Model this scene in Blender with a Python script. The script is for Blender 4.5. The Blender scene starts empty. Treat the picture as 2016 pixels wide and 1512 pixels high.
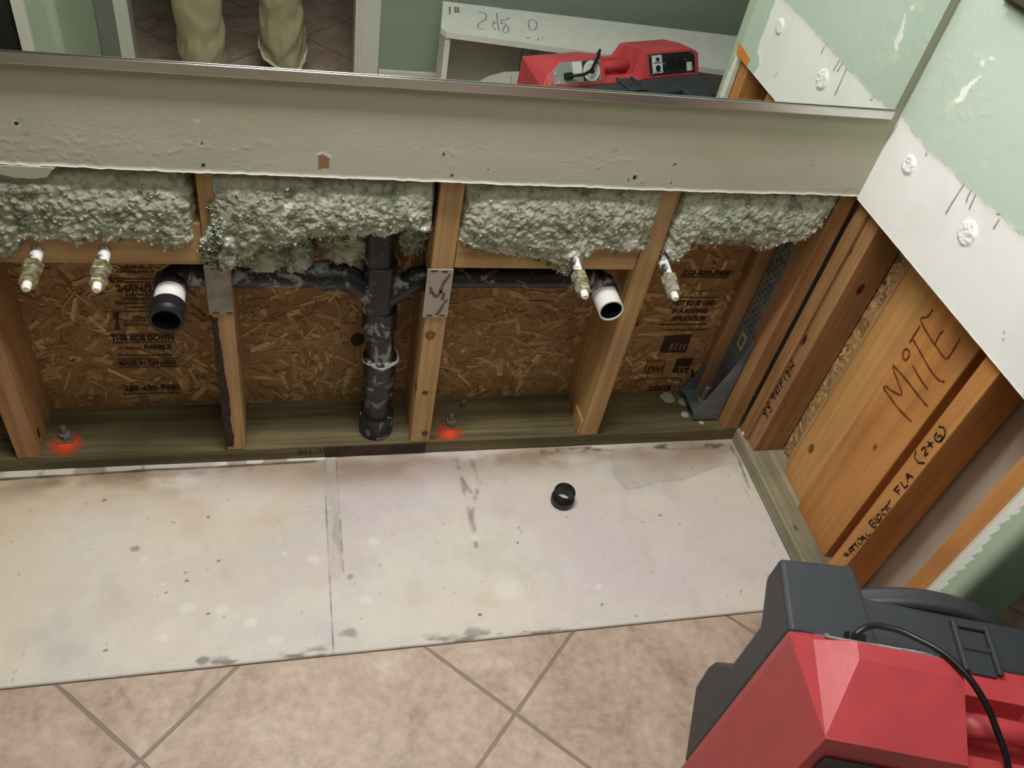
import bpy, bmesh, math, random
import numpy as np
from mathutils import Vector, Matrix, noise as mnoise

SC = bpy.context.scene
COL = SC.collection
PI = math.pi

# ------------------------------------------------------------------ camera
CP = np.array([-1.08041073, -1.24629524, 1.50422389])
CR = np.array([0.9682846, -0.19107272, 0.16098493])
CU = np.array([0.02399117, 0.71245362, 0.70130896])
CF = np.array([0.2486953, 0.67520445, -0.69444193])
FPX = 1648.81
cam = bpy.data.cameras.new('camera')
camo = bpy.data.objects.new('camera', cam)
COL.objects.link(camo)
cam.sensor_width = 36.0
cam.lens = FPX / 2016 * 36.0
cam.clip_start = 0.02
M = Matrix(((CR[0], CU[0], -CF[0], CP[0]), (CR[1], CU[1], -CF[1], CP[1]), (CR[2], CU[2], -CF[2], CP[2]), (0, 0, 0, 1)))
camo.matrix_world = M
SC.camera = camo

# ------------------------------------------------------------------ world, lights, exposure
W = bpy.data.worlds.new('world'); SC.world = W; W.use_nodes = True
W.node_tree.nodes['Background'].inputs[0].default_value = (0.9, 0.95, 1.0, 1)
W.node_tree.nodes['Background'].inputs[1].default_value = 0.02
SC.view_settings.view_transform = 'Standard'
SC.view_settings.look = 'None'
SC.view_settings.gamma = 1
SC.view_settings.use_curve_mapping = False
SC.view_settings.exposure = 0.10
SC.cycles.max_bounces = 8
SC.cycles.diffuse_bounces = 5
SC.cycles.glossy_bounces = 5


def area(name, loc, sx, sy, power, rot=(0, 0, 0), color=(1, 0.97, 0.92)):
    l = bpy.data.lights.new(name, 'AREA'); l.shape = 'RECTANGLE'; l.size = sx; l.size_y = sy
    l.energy = power; l.color = color
    o = bpy.data.objects.new(name, l); COL.objects.link(o); o.location = loc; o.rotation_euler = rot
    return o


# vanity light bar above the mirror and a soft fill lamp added under the ceiling
area('vanity_light', (-1.0, -0.205, 1.95), 0.75, 0.10, 18.5, (math.radians(14), 0, 0), (1.0, 0.985, 0.965))
area('ceiling_fill', (-0.8, -0.95, 2.42), 0.90, 0.70, 9.0, (0, 0, 0), (1.0, 0.985, 0.965))

rnd = random.Random(7)
rng = np.random.default_rng(11)


# ------------------------------------------------------------------ pixel -> point on a real plane of the room
MY = -0.0195


def px(u, v, ax, val, mir=False):
    d = CR * (u - 1008) / FPX - CU * (v - 756) / FPX + CF
    c = CP.copy()
    if mir:
        c[1] = 2 * MY - c[1]; d = d.copy(); d[1] = -d[1]
    i = 'xyz'.index(ax)
    t = (val - c[i]) / d[i]
    return c + d * t


# ------------------------------------------------------------------ helpers
def lin(c):
    r = []
    for v in c:
        v = v / 255.0
        r.append(v / 12.92 if v <= 0.04045 else ((v + 0.055) / 1.055) ** 2.4)
    return tuple(r)


def hash2(ix, iy, s):
    h = (ix.astype(np.int64) * 374761393 + iy.astype(np.int64) * 668265263 + s * 2147483647 + 12345) & 0xFFFFFFFF
    h = ((h ^ (h >> 13)) * 1274126177) & 0xFFFFFFFF
    h = h ^ (h >> 16)
    return (h & 0xFFFFFF) / float(0xFFFFFF)


def vnoise(x, y, s=0):
    x = np.asarray(x, float); y = np.asarray(y, float)
    ix = np.floor(x); iy = np.floor(y); fx = x - ix; fy = y - iy
    fx = fx * fx * (3 - 2 * fx); fy = fy * fy * (3 - 2 * fy)
    a = hash2(ix, iy, s); b = hash2(ix + 1, iy, s); c = hash2(ix, iy + 1, s); d = hash2(ix + 1, iy + 1, s)
    return (a * (1 - fx) + b * fx) * (1 - fy) + (c * (1 - fx) + d * fx) * fy


def fbm(x, y, s=0, o=4, g=0.5):
    r = 0; a = 1; t = 0
    for i in range(o):
        r = r + a * vnoise(x * 2 ** i + 17.3 * i, y * 2 ** i - 9.1 * i, s + i); t += a; a *= g
    return r / t


def worley(x, y, s=0):
    ix = np.floor(x); iy = np.floor(y); best = np.full(np.shape(x), 9.0)
    for dx in (-1, 0, 1):
        for dy in (-1, 0, 1):
            cx_ = ix + dx; cy_ = iy + dy
            d = np.hypot(cx_ + hash2(cx_, cy_, s) - x, cy_ + hash2(cx_, cy_, s + 7) - y)
            best = np.minimum(best, d)
    return best


def sstep(a, b, x):
    t = np.clip((x - a) / (b - a + 1e-12), 0, 1)
    return t * t * (3 - 2 * t)


def segdist(X, Y, p, q):
    px_, py_ = p; qx, qy = q
    dx, dy = qx - px_, qy - py_
    L = dx * dx + dy * dy + 1e-12
    t = np.clip(((X - px_) * dx + (Y - py_) * dy) / L, 0, 1)
    return np.hypot(X - px_ - t * dx, Y - py_ - t * dy), t


def polydist(X, Y, pts):
    D = None
    for a, b in zip(pts[:-1], pts[1:]):
        d, _ = segdist(X, Y, a, b)
        D = d if D is None else np.minimum(D, d)
    return D


def inpoly(X, Y, pts):
    ins = np.zeros(np.shape(X), bool)
    n = len(pts); j = n - 1
    for i in range(n):
        xi, yi = pts[i]; xj, yj = pts[j]
        c = ((yi > Y) != (yj > Y)) & (X < (xj - xi) * (Y - yi) / (yj - yi + 1e-15) + xi)
        ins ^= c; j = i
    return ins


def mesh_obj(name, verts, faces, mat=None, parent=None, cols=None, smooth=False, mats=None, midx=None):
    me = bpy.data.meshes.new(name)
    me.from_pydata([tuple(v) for v in verts], [], [tuple(int(i) for i in f) for f in faces])
    if cols is not None:
        ca = me.color_attributes.new('Col', 'FLOAT_COLOR', 'POINT')
        c = np.ones((len(verts), 4), np.float32); c[:, :3] = cols
        ca.data.foreach_set('color', c.ravel())
    for m in (mats or ([mat] if mat else [])):
        me.materials.append(m)
    if midx is not None:
        me.polygons.foreach_set('material_index', np.array(midx, np.int32))
    if smooth:
        me.polygons.foreach_set('use_smooth', np.ones(len(me.polygons), bool))
    me.update()
    o = bpy.data.objects.new(name, me); COL.objects.link(o)
    if parent: o.parent = parent
    return o


def bm_obj(name, bm, mat=None, parent=None, smooth=False, loc=(0, 0, 0), mats=None):
    me = bpy.data.meshes.new(name); bm.to_mesh(me); bm.free()
    for m in (mats or ([mat] if mat else [])):
        me.materials.append(m)
    if smooth:
        me.polygons.foreach_set('use_smooth', np.ones(len(me.polygons), bool))
    o = bpy.data.objects.new(name, me); COL.objects.link(o); o.location = loc
    if parent: o.parent = parent
    return o


def tag(o, label, cat, group=None, kind=None):
    o['label'] = label; o['category'] = cat
    if group: o['group'] = group
    if kind: o['kind'] = kind
    return o


def struct(o):
    o['kind'] = 'structure'; return o


def empty(name, loc=(0, 0, 0), rot=(0, 0, 0)):
    o = bpy.data.objects.new(name, None); COL.objects.link(o); o.location = loc; o.rotation_euler = rot
    o.empty_display_size = 0.05
    return o


def box_bm(bm, lo, hi, bev=0.0, seg=2, mi=0):
    n = bmesh.ops.create_cube(bm, size=1.0)['verts']
    for v in n:
        v.co = Vector([(lo[i] + hi[i]) / 2 + v.co[i] * (hi[i] - lo[i]) for i in range(3)])
    fs = set(f for v in n for f in v.link_faces)
    for f in fs: f.material_index = mi
    if bev > 0:
        es = list(set(e for v in n for e in v.link_edges))
        bmesh.ops.bevel(bm, geom=es, offset=bev, segments=seg, profile=0.5, affect='EDGES')
    return n


def box(name, lo, hi, mat, bev=0.0, parent=None, seg=2):
    """box whose object origin sits at its lower corner"""
    bm = bmesh.new()
    box_bm(bm, (0, 0, 0), [hi[i] - lo[i] for i in range(3)], bev, seg)
    return bm_obj(name, bm, mat, parent, loc=lo)


def catmull(pts, n=8):
    P = [np.array(p, float) for p in pts]
    P = [2 * P[0] - P[1]] + P + [2 * P[-1] - P[-2]]
    out = []
    for i in range(1, len(P) - 2):
        for k in range(n):
            t = k / n
            a, b, c, d = P[i - 1], P[i], P[i + 1], P[i + 2]
            out.append(0.5 * ((2 * b) + (-a + c) * t + (2 * a - 5 * b + 4 * c - d) * t * t + (-a + 3 * b - 3 * c + d) * t ** 3))
    out.append(P[-2])
    return out


def tube_geo(path, radii, seg=24, cap=True):
    path = [np.array(p, float) for p in path]
    n = len(path)
    if np.isscalar(radii): radii = [radii] * n
    V = []; F = []
    t0 = path[1] - path[0]; t0 /= np.linalg.norm(t0)
    up = np.array([0, 0, 1.0]) if abs(t0[2]) < 0.9 else np.array([1.0, 0, 0])
    nr = np.cross(t0, up); nr /= np.linalg.norm(nr)
    for i in range(n):
        if i == 0: t = path[1] - path[0]
        elif i == n - 1: t = path[-1] - path[-2]
        else: t = path[i + 1] - path[i - 1]
        t = t / (np.linalg.norm(t) + 1e-12)
        nr = nr - t * (nr @ t); nr /= (np.linalg.norm(nr) + 1e-12)
        b = np.cross(t, nr)
        for k in range(seg):
            a = 2 * PI * k / seg
            V.append(path[i] + radii[i] * (math.cos(a) * nr + math.sin(a) * b))
    for i in range(n - 1):
        for k in range(seg):
            k2 = (k + 1) % seg
            F.append((i * seg + k, i * seg + k2, (i + 1) * seg + k2, (i + 1) * seg + k))
    if cap:
        F.append(tuple(range(seg - 1, -1, -1))); F.append(tuple((n - 1) * seg + k for k in range(seg)))
    return V, F


def tube(name, path, radii, mat, parent=None, seg=24, cap=True, smooth=True):
    V, F = tube_geo(path, radii, seg, cap)
    return mesh_obj(name, V, F, mat, parent, smooth=smooth)


def lathe(name, prof, origin, axis, mat, parent=None, seg=32, smooth=False, closed=True):
    """prof: list of (radius, along); closed profile makes a hollow ring"""
    ax = np.array(axis, float); ax /= np.linalg.norm(ax)
    up = np.array([0, 0, 1.0]) if abs(ax[2]) < 0.9 else np.array([1.0, 0, 0])
    a1 = np.cross(ax, up); a1 /= np.linalg.norm(a1); a2 = np.cross(ax, a1)
    o = np.array(origin, float)
    V = []; F = []
    n = len(prof)
    for r, h in prof:
        for k in range(seg):
            a = 2 * PI * k / seg
            V.append(o + ax * h + r * (math.cos(a) * a1 + math.sin(a) * a2))
    rngn = n if closed else n - 1
    for i in range(rngn):
        j = (i + 1) % n
        for k in range(seg):
            k2 = (k + 1) % seg
            F.append((i * seg + k, j * seg + k, j * seg + k2, i * seg + k2))
    me = mesh_obj(name, V, F, mat, parent, smooth=smooth)
    return me


def ribbons(name, strokes, ax, val, width, mat, parent=None, off=0.0006, world=False, mir=False, minor=0.55):
    """ink strokes lying on the plane ax=val; strokes are lists of picture points put onto that plane"""
    i = 'xyz'.index(ax)
    V = []; F = []
    N = np.zeros(3); N[i] = -1 if off > 0 else 1
    for st in strokes:
        if world: P = [np.array(p, float) for p in st]
        else: P = [px(p[0], p[1], ax, val, mir) for p in st]
        if len(P) > 4: P = catmull(P, 4)
        base = len(V)
        for k, p in enumerate(P):
            t = P[min(k + 1, len(P) - 1)] - P[max(k - 1, 0)]
            t = t / (np.linalg.norm(t) + 1e-9)
            s = np.cross(t, N)
            w = width * 0.5 * (1 - 0.25 * math.sin(k * 1.7 + base))
            q = p + N * abs(off)
            V.append(q + s * w); V.append(q - s * w)
        for k in range(len(P) - 1):
            a = base + 2 * k
            F.append((a, a + 1, a + 3, a + 2))
    return mesh_obj(name, V, F, mat, parent)


# ------------------------------------------------------------------ materials
def newmat(name):
    m = bpy.data.materials.new(name); m.use_nodes = True
    nt = m.node_tree; b = nt.nodes['Principled BSDF']
    return m, nt, b


def node(nt, t, **kw):
    n = nt.nodes.new(t)
    for k, v in kw.items(): setattr(n, k, v)
    return n


def rgba(c): return (*lin(c), 1)


def plain(name, c, rough=0.6, metal=0.0, var=0.0, vscale=20.0, bump=0.0, bscale=80.0, spec=0.5, c2=None, coat=0.0):
    m, nt, b = newmat(name)
    b.inputs['Roughness'].default_value = rough
    b.inputs['Metallic'].default_value = metal
    b.inputs['Specular IOR Level'].default_value = spec
    b.inputs['Coat Weight'].default_value = coat
    b.inputs['Base Color'].default_value = rgba(c)
    tc = node(nt, 'ShaderNodeTexCoord')
    if var > 0 or c2:
        n = node(nt, 'ShaderNodeTexNoise'); n.inputs['Scale'].default_value = vscale; n.inputs['Detail'].default_value = 6
        nt.links.new(tc.outputs['Object'], n.inputs['Vector'])
        r = node(nt, 'ShaderNodeValToRGB')
        cc = c2 or tuple(max(0, v * (1 - var)) for v in c)
        r.color_ramp.elements[0].position = 0.38; r.color_ramp.elements[1].position = 0.62
        r.color_ramp.elements[0].color = rgba(cc); r.color_ramp.elements[1].color = rgba(c)
        nt.links.new(n.outputs['Fac'], r.inputs['Fac']); nt.links.new(r.outputs['Color'], b.inputs['Base Color'])
    if bump > 0:
        n = node(nt, 'ShaderNodeTexNoise'); n.inputs['Scale'].default_value = bscale; n.inputs['Detail'].default_value = 5
        nt.links.new(tc.outputs['Object'], n.inputs['Vector'])
        bp = node(nt, 'ShaderNodeBump'); bp.inputs['Strength'].default_value = bump; bp.inputs['Distance'].default_value = 0.002
        nt.links.new(n.outputs['Fac'], bp.inputs['Height']); nt.links.new(bp.outputs['Normal'], b.inputs['Normal'])
    return m


def vcol(name, rough=0.8, bump=0.0, bscale=200.0, spec=0.3, bdist=0.001):
    m, nt, b = newmat(name)
    a = node(nt, 'ShaderNodeAttribute'); a.attribute_name = 'Col'
    nt.links.new(a.outputs['Color'], b.inputs['Base Color'])
    b.inputs['Roughness'].default_value = rough; b.inputs['Specular IOR Level'].default_value = spec
    if bump > 0:
        tc = node(nt, 'ShaderNodeTexCoord')
        n = node(nt, 'ShaderNodeTexNoise'); n.inputs['Scale'].default_value = bscale; n.inputs['Detail'].default_value = 5
        nt.links.new(tc.outputs['Object'], n.inputs['Vector'])
        bp = node(nt, 'ShaderNodeBump'); bp.inputs['Strength'].default_value = bump; bp.inputs['Distance'].default_value = bdist
        nt.links.new(n.outputs['Fac'], bp.inputs['Height']); nt.links.new(bp.outputs['Normal'], b.inputs['Normal'])
    return m


def wood(name, dark, light, knot, axis='z', grain=1.0, rough=0.62, knots=0.06, contrast=(0.32, 0.68), blotch=None):
    m, nt, b = newmat(name)
    L = nt.links.new
    tc = node(nt, 'ShaderNodeTexCoord'); oi = node(nt, 'ShaderNodeObjectInfo')
    mp = node(nt, 'ShaderNodeMapping')
    lo, hi = 1.6 * grain, 42.0 * grain
    mp.inputs['Scale'].default_value = {'z': (hi, hi, lo), 'x': (lo, hi, hi), 'y': (hi, lo, hi)}[axis]
    mul = node(nt, 'ShaderNodeMath', operation='MULTIPLY'); mul.inputs[1].default_value = 37.0
    L(oi.outputs['Random'], mul.inputs[0])
    cx = node(nt, 'ShaderNodeCombineXYZ')
    for k in range(3): L(mul.outputs[0], cx.inputs[k])
    L(tc.outputs['Object'], mp.inputs['Vector']); L(cx.outputs[0], mp.inputs['Location'])
    n = node(nt, 'ShaderNodeTexNoise'); n.inputs['Scale'].default_value = 1.0; n.inputs['Detail'].default_value = 8
    n.inputs['Roughness'].default_value = 0.62; n.inputs['Distortion'].default_value = 0.9
    L(mp.outputs[0], n.inputs['Vector'])
    r = node(nt, 'ShaderNodeValToRGB')
    r.color_ramp.elements[0].position = contrast[0]; r.color_ramp.elements[1].position = contrast[1]
    r.color_ramp.elements[0].color = rgba(dark); r.color_ramp.elements[1].color = rgba(light)
    L(n.outputs['Fac'], r.inputs['Fac'])
    # broad tone
    n2 = node(nt, 'ShaderNodeTexNoise'); n2.inputs['Scale'].default_value = 5.0; n2.inputs['Detail'].default_value = 3
    vadd = node(nt, 'ShaderNodeVectorMath', operation='ADD')
    L(tc.outputs['Object'], vadd.inputs[0]); L(cx.outputs[0], vadd.inputs[1]); L(vadd.outputs[0], n2.inputs['Vector'])
    mx = node(nt, 'ShaderNodeMix', data_type='RGBA'); mx.blend_type = 'MULTIPLY'
    r2 = node(nt, 'ShaderNodeValToRGB')
    r2.color_ramp.elements[0].position = 0.3; r2.color_ramp.elements[1].position = 0.6
    r2.color_ramp.elements[0].color = rgba(blotch) if blotch else (0.66, 0.64, 0.62, 1)
    r2.color_ramp.elements[1].color = (1, 1, 1, 1)
    L(n2.outputs['Fac'], r2.inputs['Fac'])
    mx.inputs['Factor'].default_value = 0.55
    L(r.outputs['Color'], mx.inputs['A']); L(r2.outputs['Color'], mx.inputs['B'])
    # knots
    mp2 = node(nt, 'ShaderNodeMapping')
    mp2.inputs['Scale'].default_value = {'z': (13, 13, 7), 'x': (7, 13, 13), 'y': (13, 7, 13)}[axis]
    L(vadd.outputs[0], mp2.inputs['Vector'])
    vo = node(nt, 'ShaderNodeTexVoronoi'); vo.inputs['Scale'].default_value = 0.75
    L(mp2.outputs[0], vo.inputs['Vector'])
    kr = node(nt, 'ShaderNodeValToRGB')
    kr.color_ramp.elements[0].position = knots; kr.color_ramp.elements[1].position = knots + 0.035
    kr.color_ramp.elements[0].color = (1, 1, 1, 1); kr.color_ramp.elements[1].color = (0, 0, 0, 1)
    L(vo.outputs['Distance'], kr.inputs['Fac'])
    mk = node(nt, 'ShaderNodeMix', data_type='RGBA')
    L(kr.outputs['Color'], mk.inputs['Factor']); L(mx.outputs['Result'], mk.inputs['A']); mk.inputs['B'].default_value = rgba(knot)
    L(mk.outputs['Result'], b.inputs['Base Color'])
    bp = node(nt, 'ShaderNodeBump'); bp.inputs['Strength'].default_value = 0.25; bp.inputs['Distance'].default_value = 0.001
    L(n.outputs['Fac'], bp.inputs['Height']); L(bp.outputs['Normal'], b.inputs['Normal'])
    b.inputs['Roughness'].default_value = rough; b.inputs['Specular IOR Level'].default_value = 0.3
    return m


TAN = dict(dark=(164, 128, 84), light=(206, 168, 118), knot=(84, 48, 22))
ORG = dict(dark=(182, 120, 64), light=(220, 158, 92), knot=(96, 48, 18))
BRN = dict(dark=(146, 106, 68), light=(186, 142, 96), knot=(70, 36, 16))
PT = dict(dark=(88, 80, 56), light=(132, 120, 86), knot=(50, 44, 26))
M_TZ = wood('stud_wood_upright', axis='z', **TAN)
M_TX = wood('stud_wood_lying', axis='x', **TAN)
M_OZ = wood('orange_fir', axis='z', grain=0.6, knots=0.05, **ORG)
M_BZ = wood('brown_fir', axis='z', **BRN)
M_PX = wood('treated_plate', axis='x', blotch=(120, 125, 90), **PT)
M_PY = wood('treated_plate_pale', axis='y', dark=(138, 130, 106), light=(182, 172, 144), knot=(70, 62, 40), blotch=(150, 176, 168))
M_VC = vcol('painted_surface', 0.85, 0.35, 220)
M_VF = vcol('bare_floor_surface', 0.75, 0.25, 160)
M_OSB = vcol('strand_board', 0.7, 0.3, 300)
M_INS = vcol('blown_insulation', 1.0, 0.4, 900, 0.0)
M_BLKP = plain('black_abs', (30, 31, 34), 0.42, 0, bump=0.2, bscale=60)
M_GREEN = plain('green_wall_paint', (152, 163, 149), 0.75, bump=0.2, bscale=90)
M_OLIVE = plain('olive_wall_paint', (184, 182, 158), 0.75, bump=0.2, bscale=120)
M_WHITE = plain('white_gypsum', (232, 232, 224), 0.9, var=0.05)
M_CEIL = plain('ceiling_paint', (225, 224, 215), 0.9)
M_TRIMW = plain('white_trim_paint', (222, 222, 214), 0.4)
M_GREYDW = plain('grey_drywall_backing_paper', (196, 182, 162), 0.9, var=0.08, vscale=6)
M_STEEL = plain('galvanised_steel', (150, 146, 138), 0.45, 0.6, var=0.18, vscale=35)
M_DSTEEL = plain('dull_galvanised_steel', (136, 146, 142), 0.6, 0.25, var=0.2, vscale=30)
M_RUST = plain('rusted_plate', (84, 62, 48), 0.7, 0.3, var=0.35, vscale=25)
M_BRASS = plain('tarnished_brass', (150, 140, 96), 0.38, 0.75, c2=(196, 190, 168), vscale=120)
M_TIP = plain('white_plastic', (240, 238, 230), 0.45)
M_INK = plain('black_marker_ink', (26, 20, 16), 0.7)
M_INKB = plain('brown_marker_ink', (110, 52, 20), 0.7)
M_PENC = plain('pencil_mark', (152, 154, 152), 0.8)
M_PENCD = plain('dark_pencil_mark', (80, 82, 84), 0.8)
M_PRINT = plain('dark_stamped_ink', (52, 30, 18), 0.8)
M_RED = plain('red_moulded_plastic', (198, 72, 78), 0.40, var=0.06, vscale=14, bump=0.12, bscale=350)
M_DRED = M_RED
M_BLK = plain('black_moulded_plastic', (58, 61, 66), 0.5, bump=0.25, bscale=400)
M_CORD = plain('black_rubber_cord', (20, 20, 22), 0.4)
M_CHROME = plain('polished_chrome_channel', (226, 224, 220), 0.3, 1.0)
M_SCREW = plain('bright_screw', (225, 222, 215), 0.25, 0.9)
M_PANEL = plain('grey_panel_plate', (150, 154, 148), 0.5, 0.2)
M_DPANEL = plain('dark_panel_plate', (40, 46, 46), 0.4, 0.1)
M_STICK = plain('pale_sticker', (206, 208, 202), 0.6)
M_KHAKI = plain('khaki_cloth', (184, 176, 142), 0.9, var=0.06, vscale=12)
M_CUFF = plain('pale_khaki_hem', (214, 206, 176), 0.9)
M_SKIN = plain('skin', (196, 148, 120), 0.55)
M_SHIRT = plain('dark_blue_cloth', (52, 60, 74), 0.9)
M_SHOE = plain('dark_shoe', (52, 50, 46), 0.6)
M_HAIR = plain('brown_hair', (58, 42, 30), 0.7)

# mirror silvering: plain reflective metal
m, nt, b = newmat('mirror_silvering')
b.inputs['Base Color'].default_value = (0.80, 0.84, 0.80, 1); b.inputs['Metallic'].default_value = 1; b.inputs['Roughness'].default_value = 0.0
M_MIRROR = m
M_GEDGE = plain('green_glass_edge', (70, 92, 84), 0.15, 0.2)

# orange paint that fades out on the treated plate: done in the plate's own colour painting below


# ABS with lint dust
def dusty():
    m, nt, b = newmat('dusty_black_abs'); L = nt.links.new
    tc = node(nt, 'ShaderNodeTexCoord'); ge = node(nt, 'ShaderNodeNewGeometry')
    n = node(nt, 'ShaderNodeTexNoise'); n.inputs['Scale'].default_value = 20; n.inputs['Detail'].default_value = 10; n.inputs['Roughness'].default_value = 0.74
    n.inputs['Distortion'].default_value = 0.7
    L(tc.outputs['Object'], n.inputs['Vector'])
    r = node(nt, 'ShaderNodeValToRGB')
    r.color_ramp.elements[0].position = 0.535; r.color_ramp.elements[1].position = 0.60
    r.color_ramp.elements[0].color = rgba((27, 28, 31)); r.color_ramp.elements[1].color = rgba((150, 152, 150))
    L(n.outputs['Fac'], r.inputs['Fac']); L(r.outputs['Color'], b.inputs['Base Color'])
    r2 = node(nt, 'ShaderNodeMapRange'); r2.inputs['From Min'].default_value = 0.5; r2.inputs['From Max'].default_value = 0.65
    r2.inputs['To Min'].default_value = 0.38; r2.inputs['To Max'].default_value = 0.95
    L(n.outputs['Fac'], r2.inputs['Value']); L(r2.outputs[0], b.inputs['Roughness'])
    return m


M_ABS = dusty()


# painted white over black pipe
def painted_pipe(name, thr):
    m, nt, b = newmat(name); L = nt.links.new
    tc = node(nt, 'ShaderNodeTexCoord')
    n = node(nt, 'ShaderNodeTexNoise'); n.inputs['Scale'].default_value = 40; n.inputs['Detail'].default_value = 6
    L(tc.outputs['Object'], n.inputs['Vector'])
    r = node(nt, 'ShaderNodeValToRGB')
    r.color_ramp.elements[0].position = thr; r.color_ramp.elements[1].position = thr + 0.1
    r.color_ramp.elements[0].color = rgba((60, 60, 62)); r.color_ramp.elements[1].color = rgba((238, 236, 232))
    L(n.outputs['Fac'], r.inputs['Fac']); L(r.outputs['Color'], b.inputs['Base Color'])
    b.inputs['Roughness'].default_value = 0.6
    return m


M_PWHITE = painted_pipe('white_painted_pipe', 0.26)
M_CUSTUB = painted_pipe('paint_spattered_copper', 0.42)


# diagonal floor tile, grout computed from the rotated grid
def tile_mat():
    m, nt, b = newmat('diagonal_floor_tile'); L = nt.links.new
    tc = node(nt, 'ShaderNodeTexCoord')
    mp = node(nt, 'ShaderNodeMapping')
    s = 0.456
    mp.inputs['Rotation'].default_value = (0, 0, -PI / 4)
    mp.inputs['Scale'].default_value = (1 / s, 1 / s, 1)
    # mapping rotates after scale: v' = R(-45) * (v*scale) + loc
    x0, y0 = -0.703 / s, -0.635 / s
    c, si = math.cos(-PI / 4), math.sin(-PI / 4)
    rx, ry = c * x0 - si * y0, si * x0 + c * y0
    mp.inputs['Location'].default_value = (-rx, -ry, 0)
    L(tc.outputs['Object'], mp.inputs['Vector'])
    sx = node(nt, 'ShaderNodeSeparateXYZ'); L(mp.outputs[0], sx.inputs[0])
    ds = []
    for k in (0, 1):
        ro = node(nt, 'ShaderNodeMath', operation='ROUND'); L(sx.outputs[k], ro.inputs[0])
        su = node(nt, 'ShaderNodeMath', operation='SUBTRACT'); L(sx.outputs[k], su.inputs[0]); L(ro.outputs[0], su.inputs[1])
        ab = node(nt, 'ShaderNodeMath', operation='ABSOLUTE'); L(su.outputs[0], ab.inputs[0]); ds.append(ab)
    mn = node(nt, 'ShaderNodeMath', operation='MINIMUM'); L(ds[0].outputs[0], mn.inputs[0]); L(ds[1].outputs[0], mn.inputs[1])
    wn = node(nt, 'ShaderNodeTexNoise'); wn.inputs['Scale'].default_value = 30; L(tc.outputs['Object'], wn.inputs['Vector'])
    wa = node(nt, 'ShaderNodeMath', operation='MULTIPLY_ADD'); L(wn.outputs['Fac'], wa.inputs[0]); wa.inputs[1].default_value = 0.006; wa.inputs[2].default_value = -0.003
    ad = node(nt, 'ShaderNodeMath', operation='ADD'); L(mn.outputs[0], ad.inputs[0]); L(wa.outputs[0], ad.inputs[1])
    gr = node(nt, 'ShaderNodeMapRange'); gr.inputs['From Min'].default_value = 0.006; gr.inputs['From Max'].default_value = 0.0085
    L(ad.outputs[0], gr.inputs['Value'])
    n1 = node(nt, 'ShaderNodeTexNoise'); n1.inputs['Scale'].default_value = 8; n1.inputs['Detail'].default_value = 10; n1.inputs['Roughness'].default_value = 0.72; n1.inputs['Distortion'].default_value = 0.6
    L(tc.outputs['Object'], n1.inputs['Vector'])
    r1 = node(nt, 'ShaderNodeValToRGB'); e = r1.color_ramp.elements
    e[0].position = 0.30; e[0].color = rgba((158, 131, 113)); e[1].position = 0.66; e[1].color = rgba((209, 190, 171))
    k = e.new(0.45); k.color = rgba((183, 159, 141)); k = e.new(0.55); k.color = rgba((196, 172, 153))
    L(n1.outputs['Fac'], r1.inputs['Fac'])
    n3 = node(nt, 'ShaderNodeTexNoise'); n3.inputs['Scale'].default_value = 55; n3.inputs['Detail'].default_value = 4
    L(tc.outputs['Object'], n3.inputs['Vector'])
    m3 = node(nt, 'ShaderNodeMix', data_type='RGBA'); m3.blend_type = 'OVERLAY'; m3.inputs['Factor'].default_value = 0.35
    L(r1.outputs['Color'], m3.inputs['A']); L(n3.outputs['Fac'], m3.inputs['B'])
    mg = node(nt, 'ShaderNodeMix', data_type='RGBA'); L(gr.outputs[0], mg.inputs['Factor'])
    mg.inputs['A'].default_value = rgba((140, 122, 108)); L(m3.outputs['Result'], mg.inputs['B'])
    L(mg.outputs['Result'], b.inputs['Base Color'])
    bp = node(nt, 'ShaderNodeBump'); bp.inputs['Strength'].default_value = 0.6; bp.inputs['Distance'].default_value = 0.002
    h = node(nt, 'ShaderNodeMath', operation='MULTIPLY_ADD'); L(n1.outputs['Fac'], h.inputs[0]); h.inputs[1].default_value = 0.5; L(gr.outputs[0], h.inputs[2])
    L(h.outputs[0], bp.inputs['Height']); L(bp.outputs['Normal'], b.inputs['Normal'])
    b.inputs['Roughness'].default_value = 0.5
    return m


M_TILE = tile_mat()


# ------------------------------------------------------------------ painted grid surfaces
def grid_surface(name, us, vs, pos, colfn, mat, keep=None, disp=None, smooth=True):
    """us, vs 1-D arrays; pos(U,V,D)->(N,3); colfn(U,V)->(N,3) linear; disp(U,V)->D metres"""
    U, V = np.meshgrid(us, vs)
    U = U.ravel(); V = V.ravel()
    D = disp(U, V) if disp else np.zeros_like(U)
    P = pos(U, V, D)
    C = colfn(U, V)
    nu, nv = len(us), len(vs)
    idx = np.arange(nu * nv).reshape(nv, nu)
    q = np.stack([idx[:-1, :-1], idx[:-1, 1:], idx[1:, 1:], idx[1:, :-1]], -1).reshape(-1, 4)
    if keep is not None:
        k = keep(U, V)
        q = q[k[q].all(1)]
    return mesh_obj(name, P, q, mat, cols=C, smooth=smooth)


def mixc(C, c, w):
    return C * (1 - w[:, None]) + np.array(lin(c))[None, :] * w[:, None]


YP = -0.4819   # front edge of the bare patch

# ---- floor: tiled part
bm = bmesh.new()
for lo, hi in (((-3.2, -3.4, -0.02), (1.6, YP - 0.003, 0)),):
    box_bm(bm, lo, hi)
struct(bm_obj('floor', bm, M_TILE))
# joint under the tile edge
bm = bmesh.new(); box_bm(bm, (-3.2, YP - 0.003, -0.02), (0.0, YP, -0.0025)); struct(bm_obj('trim_1', bm, plain('dirty_joint', (104, 84, 72), 0.9)))


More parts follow.
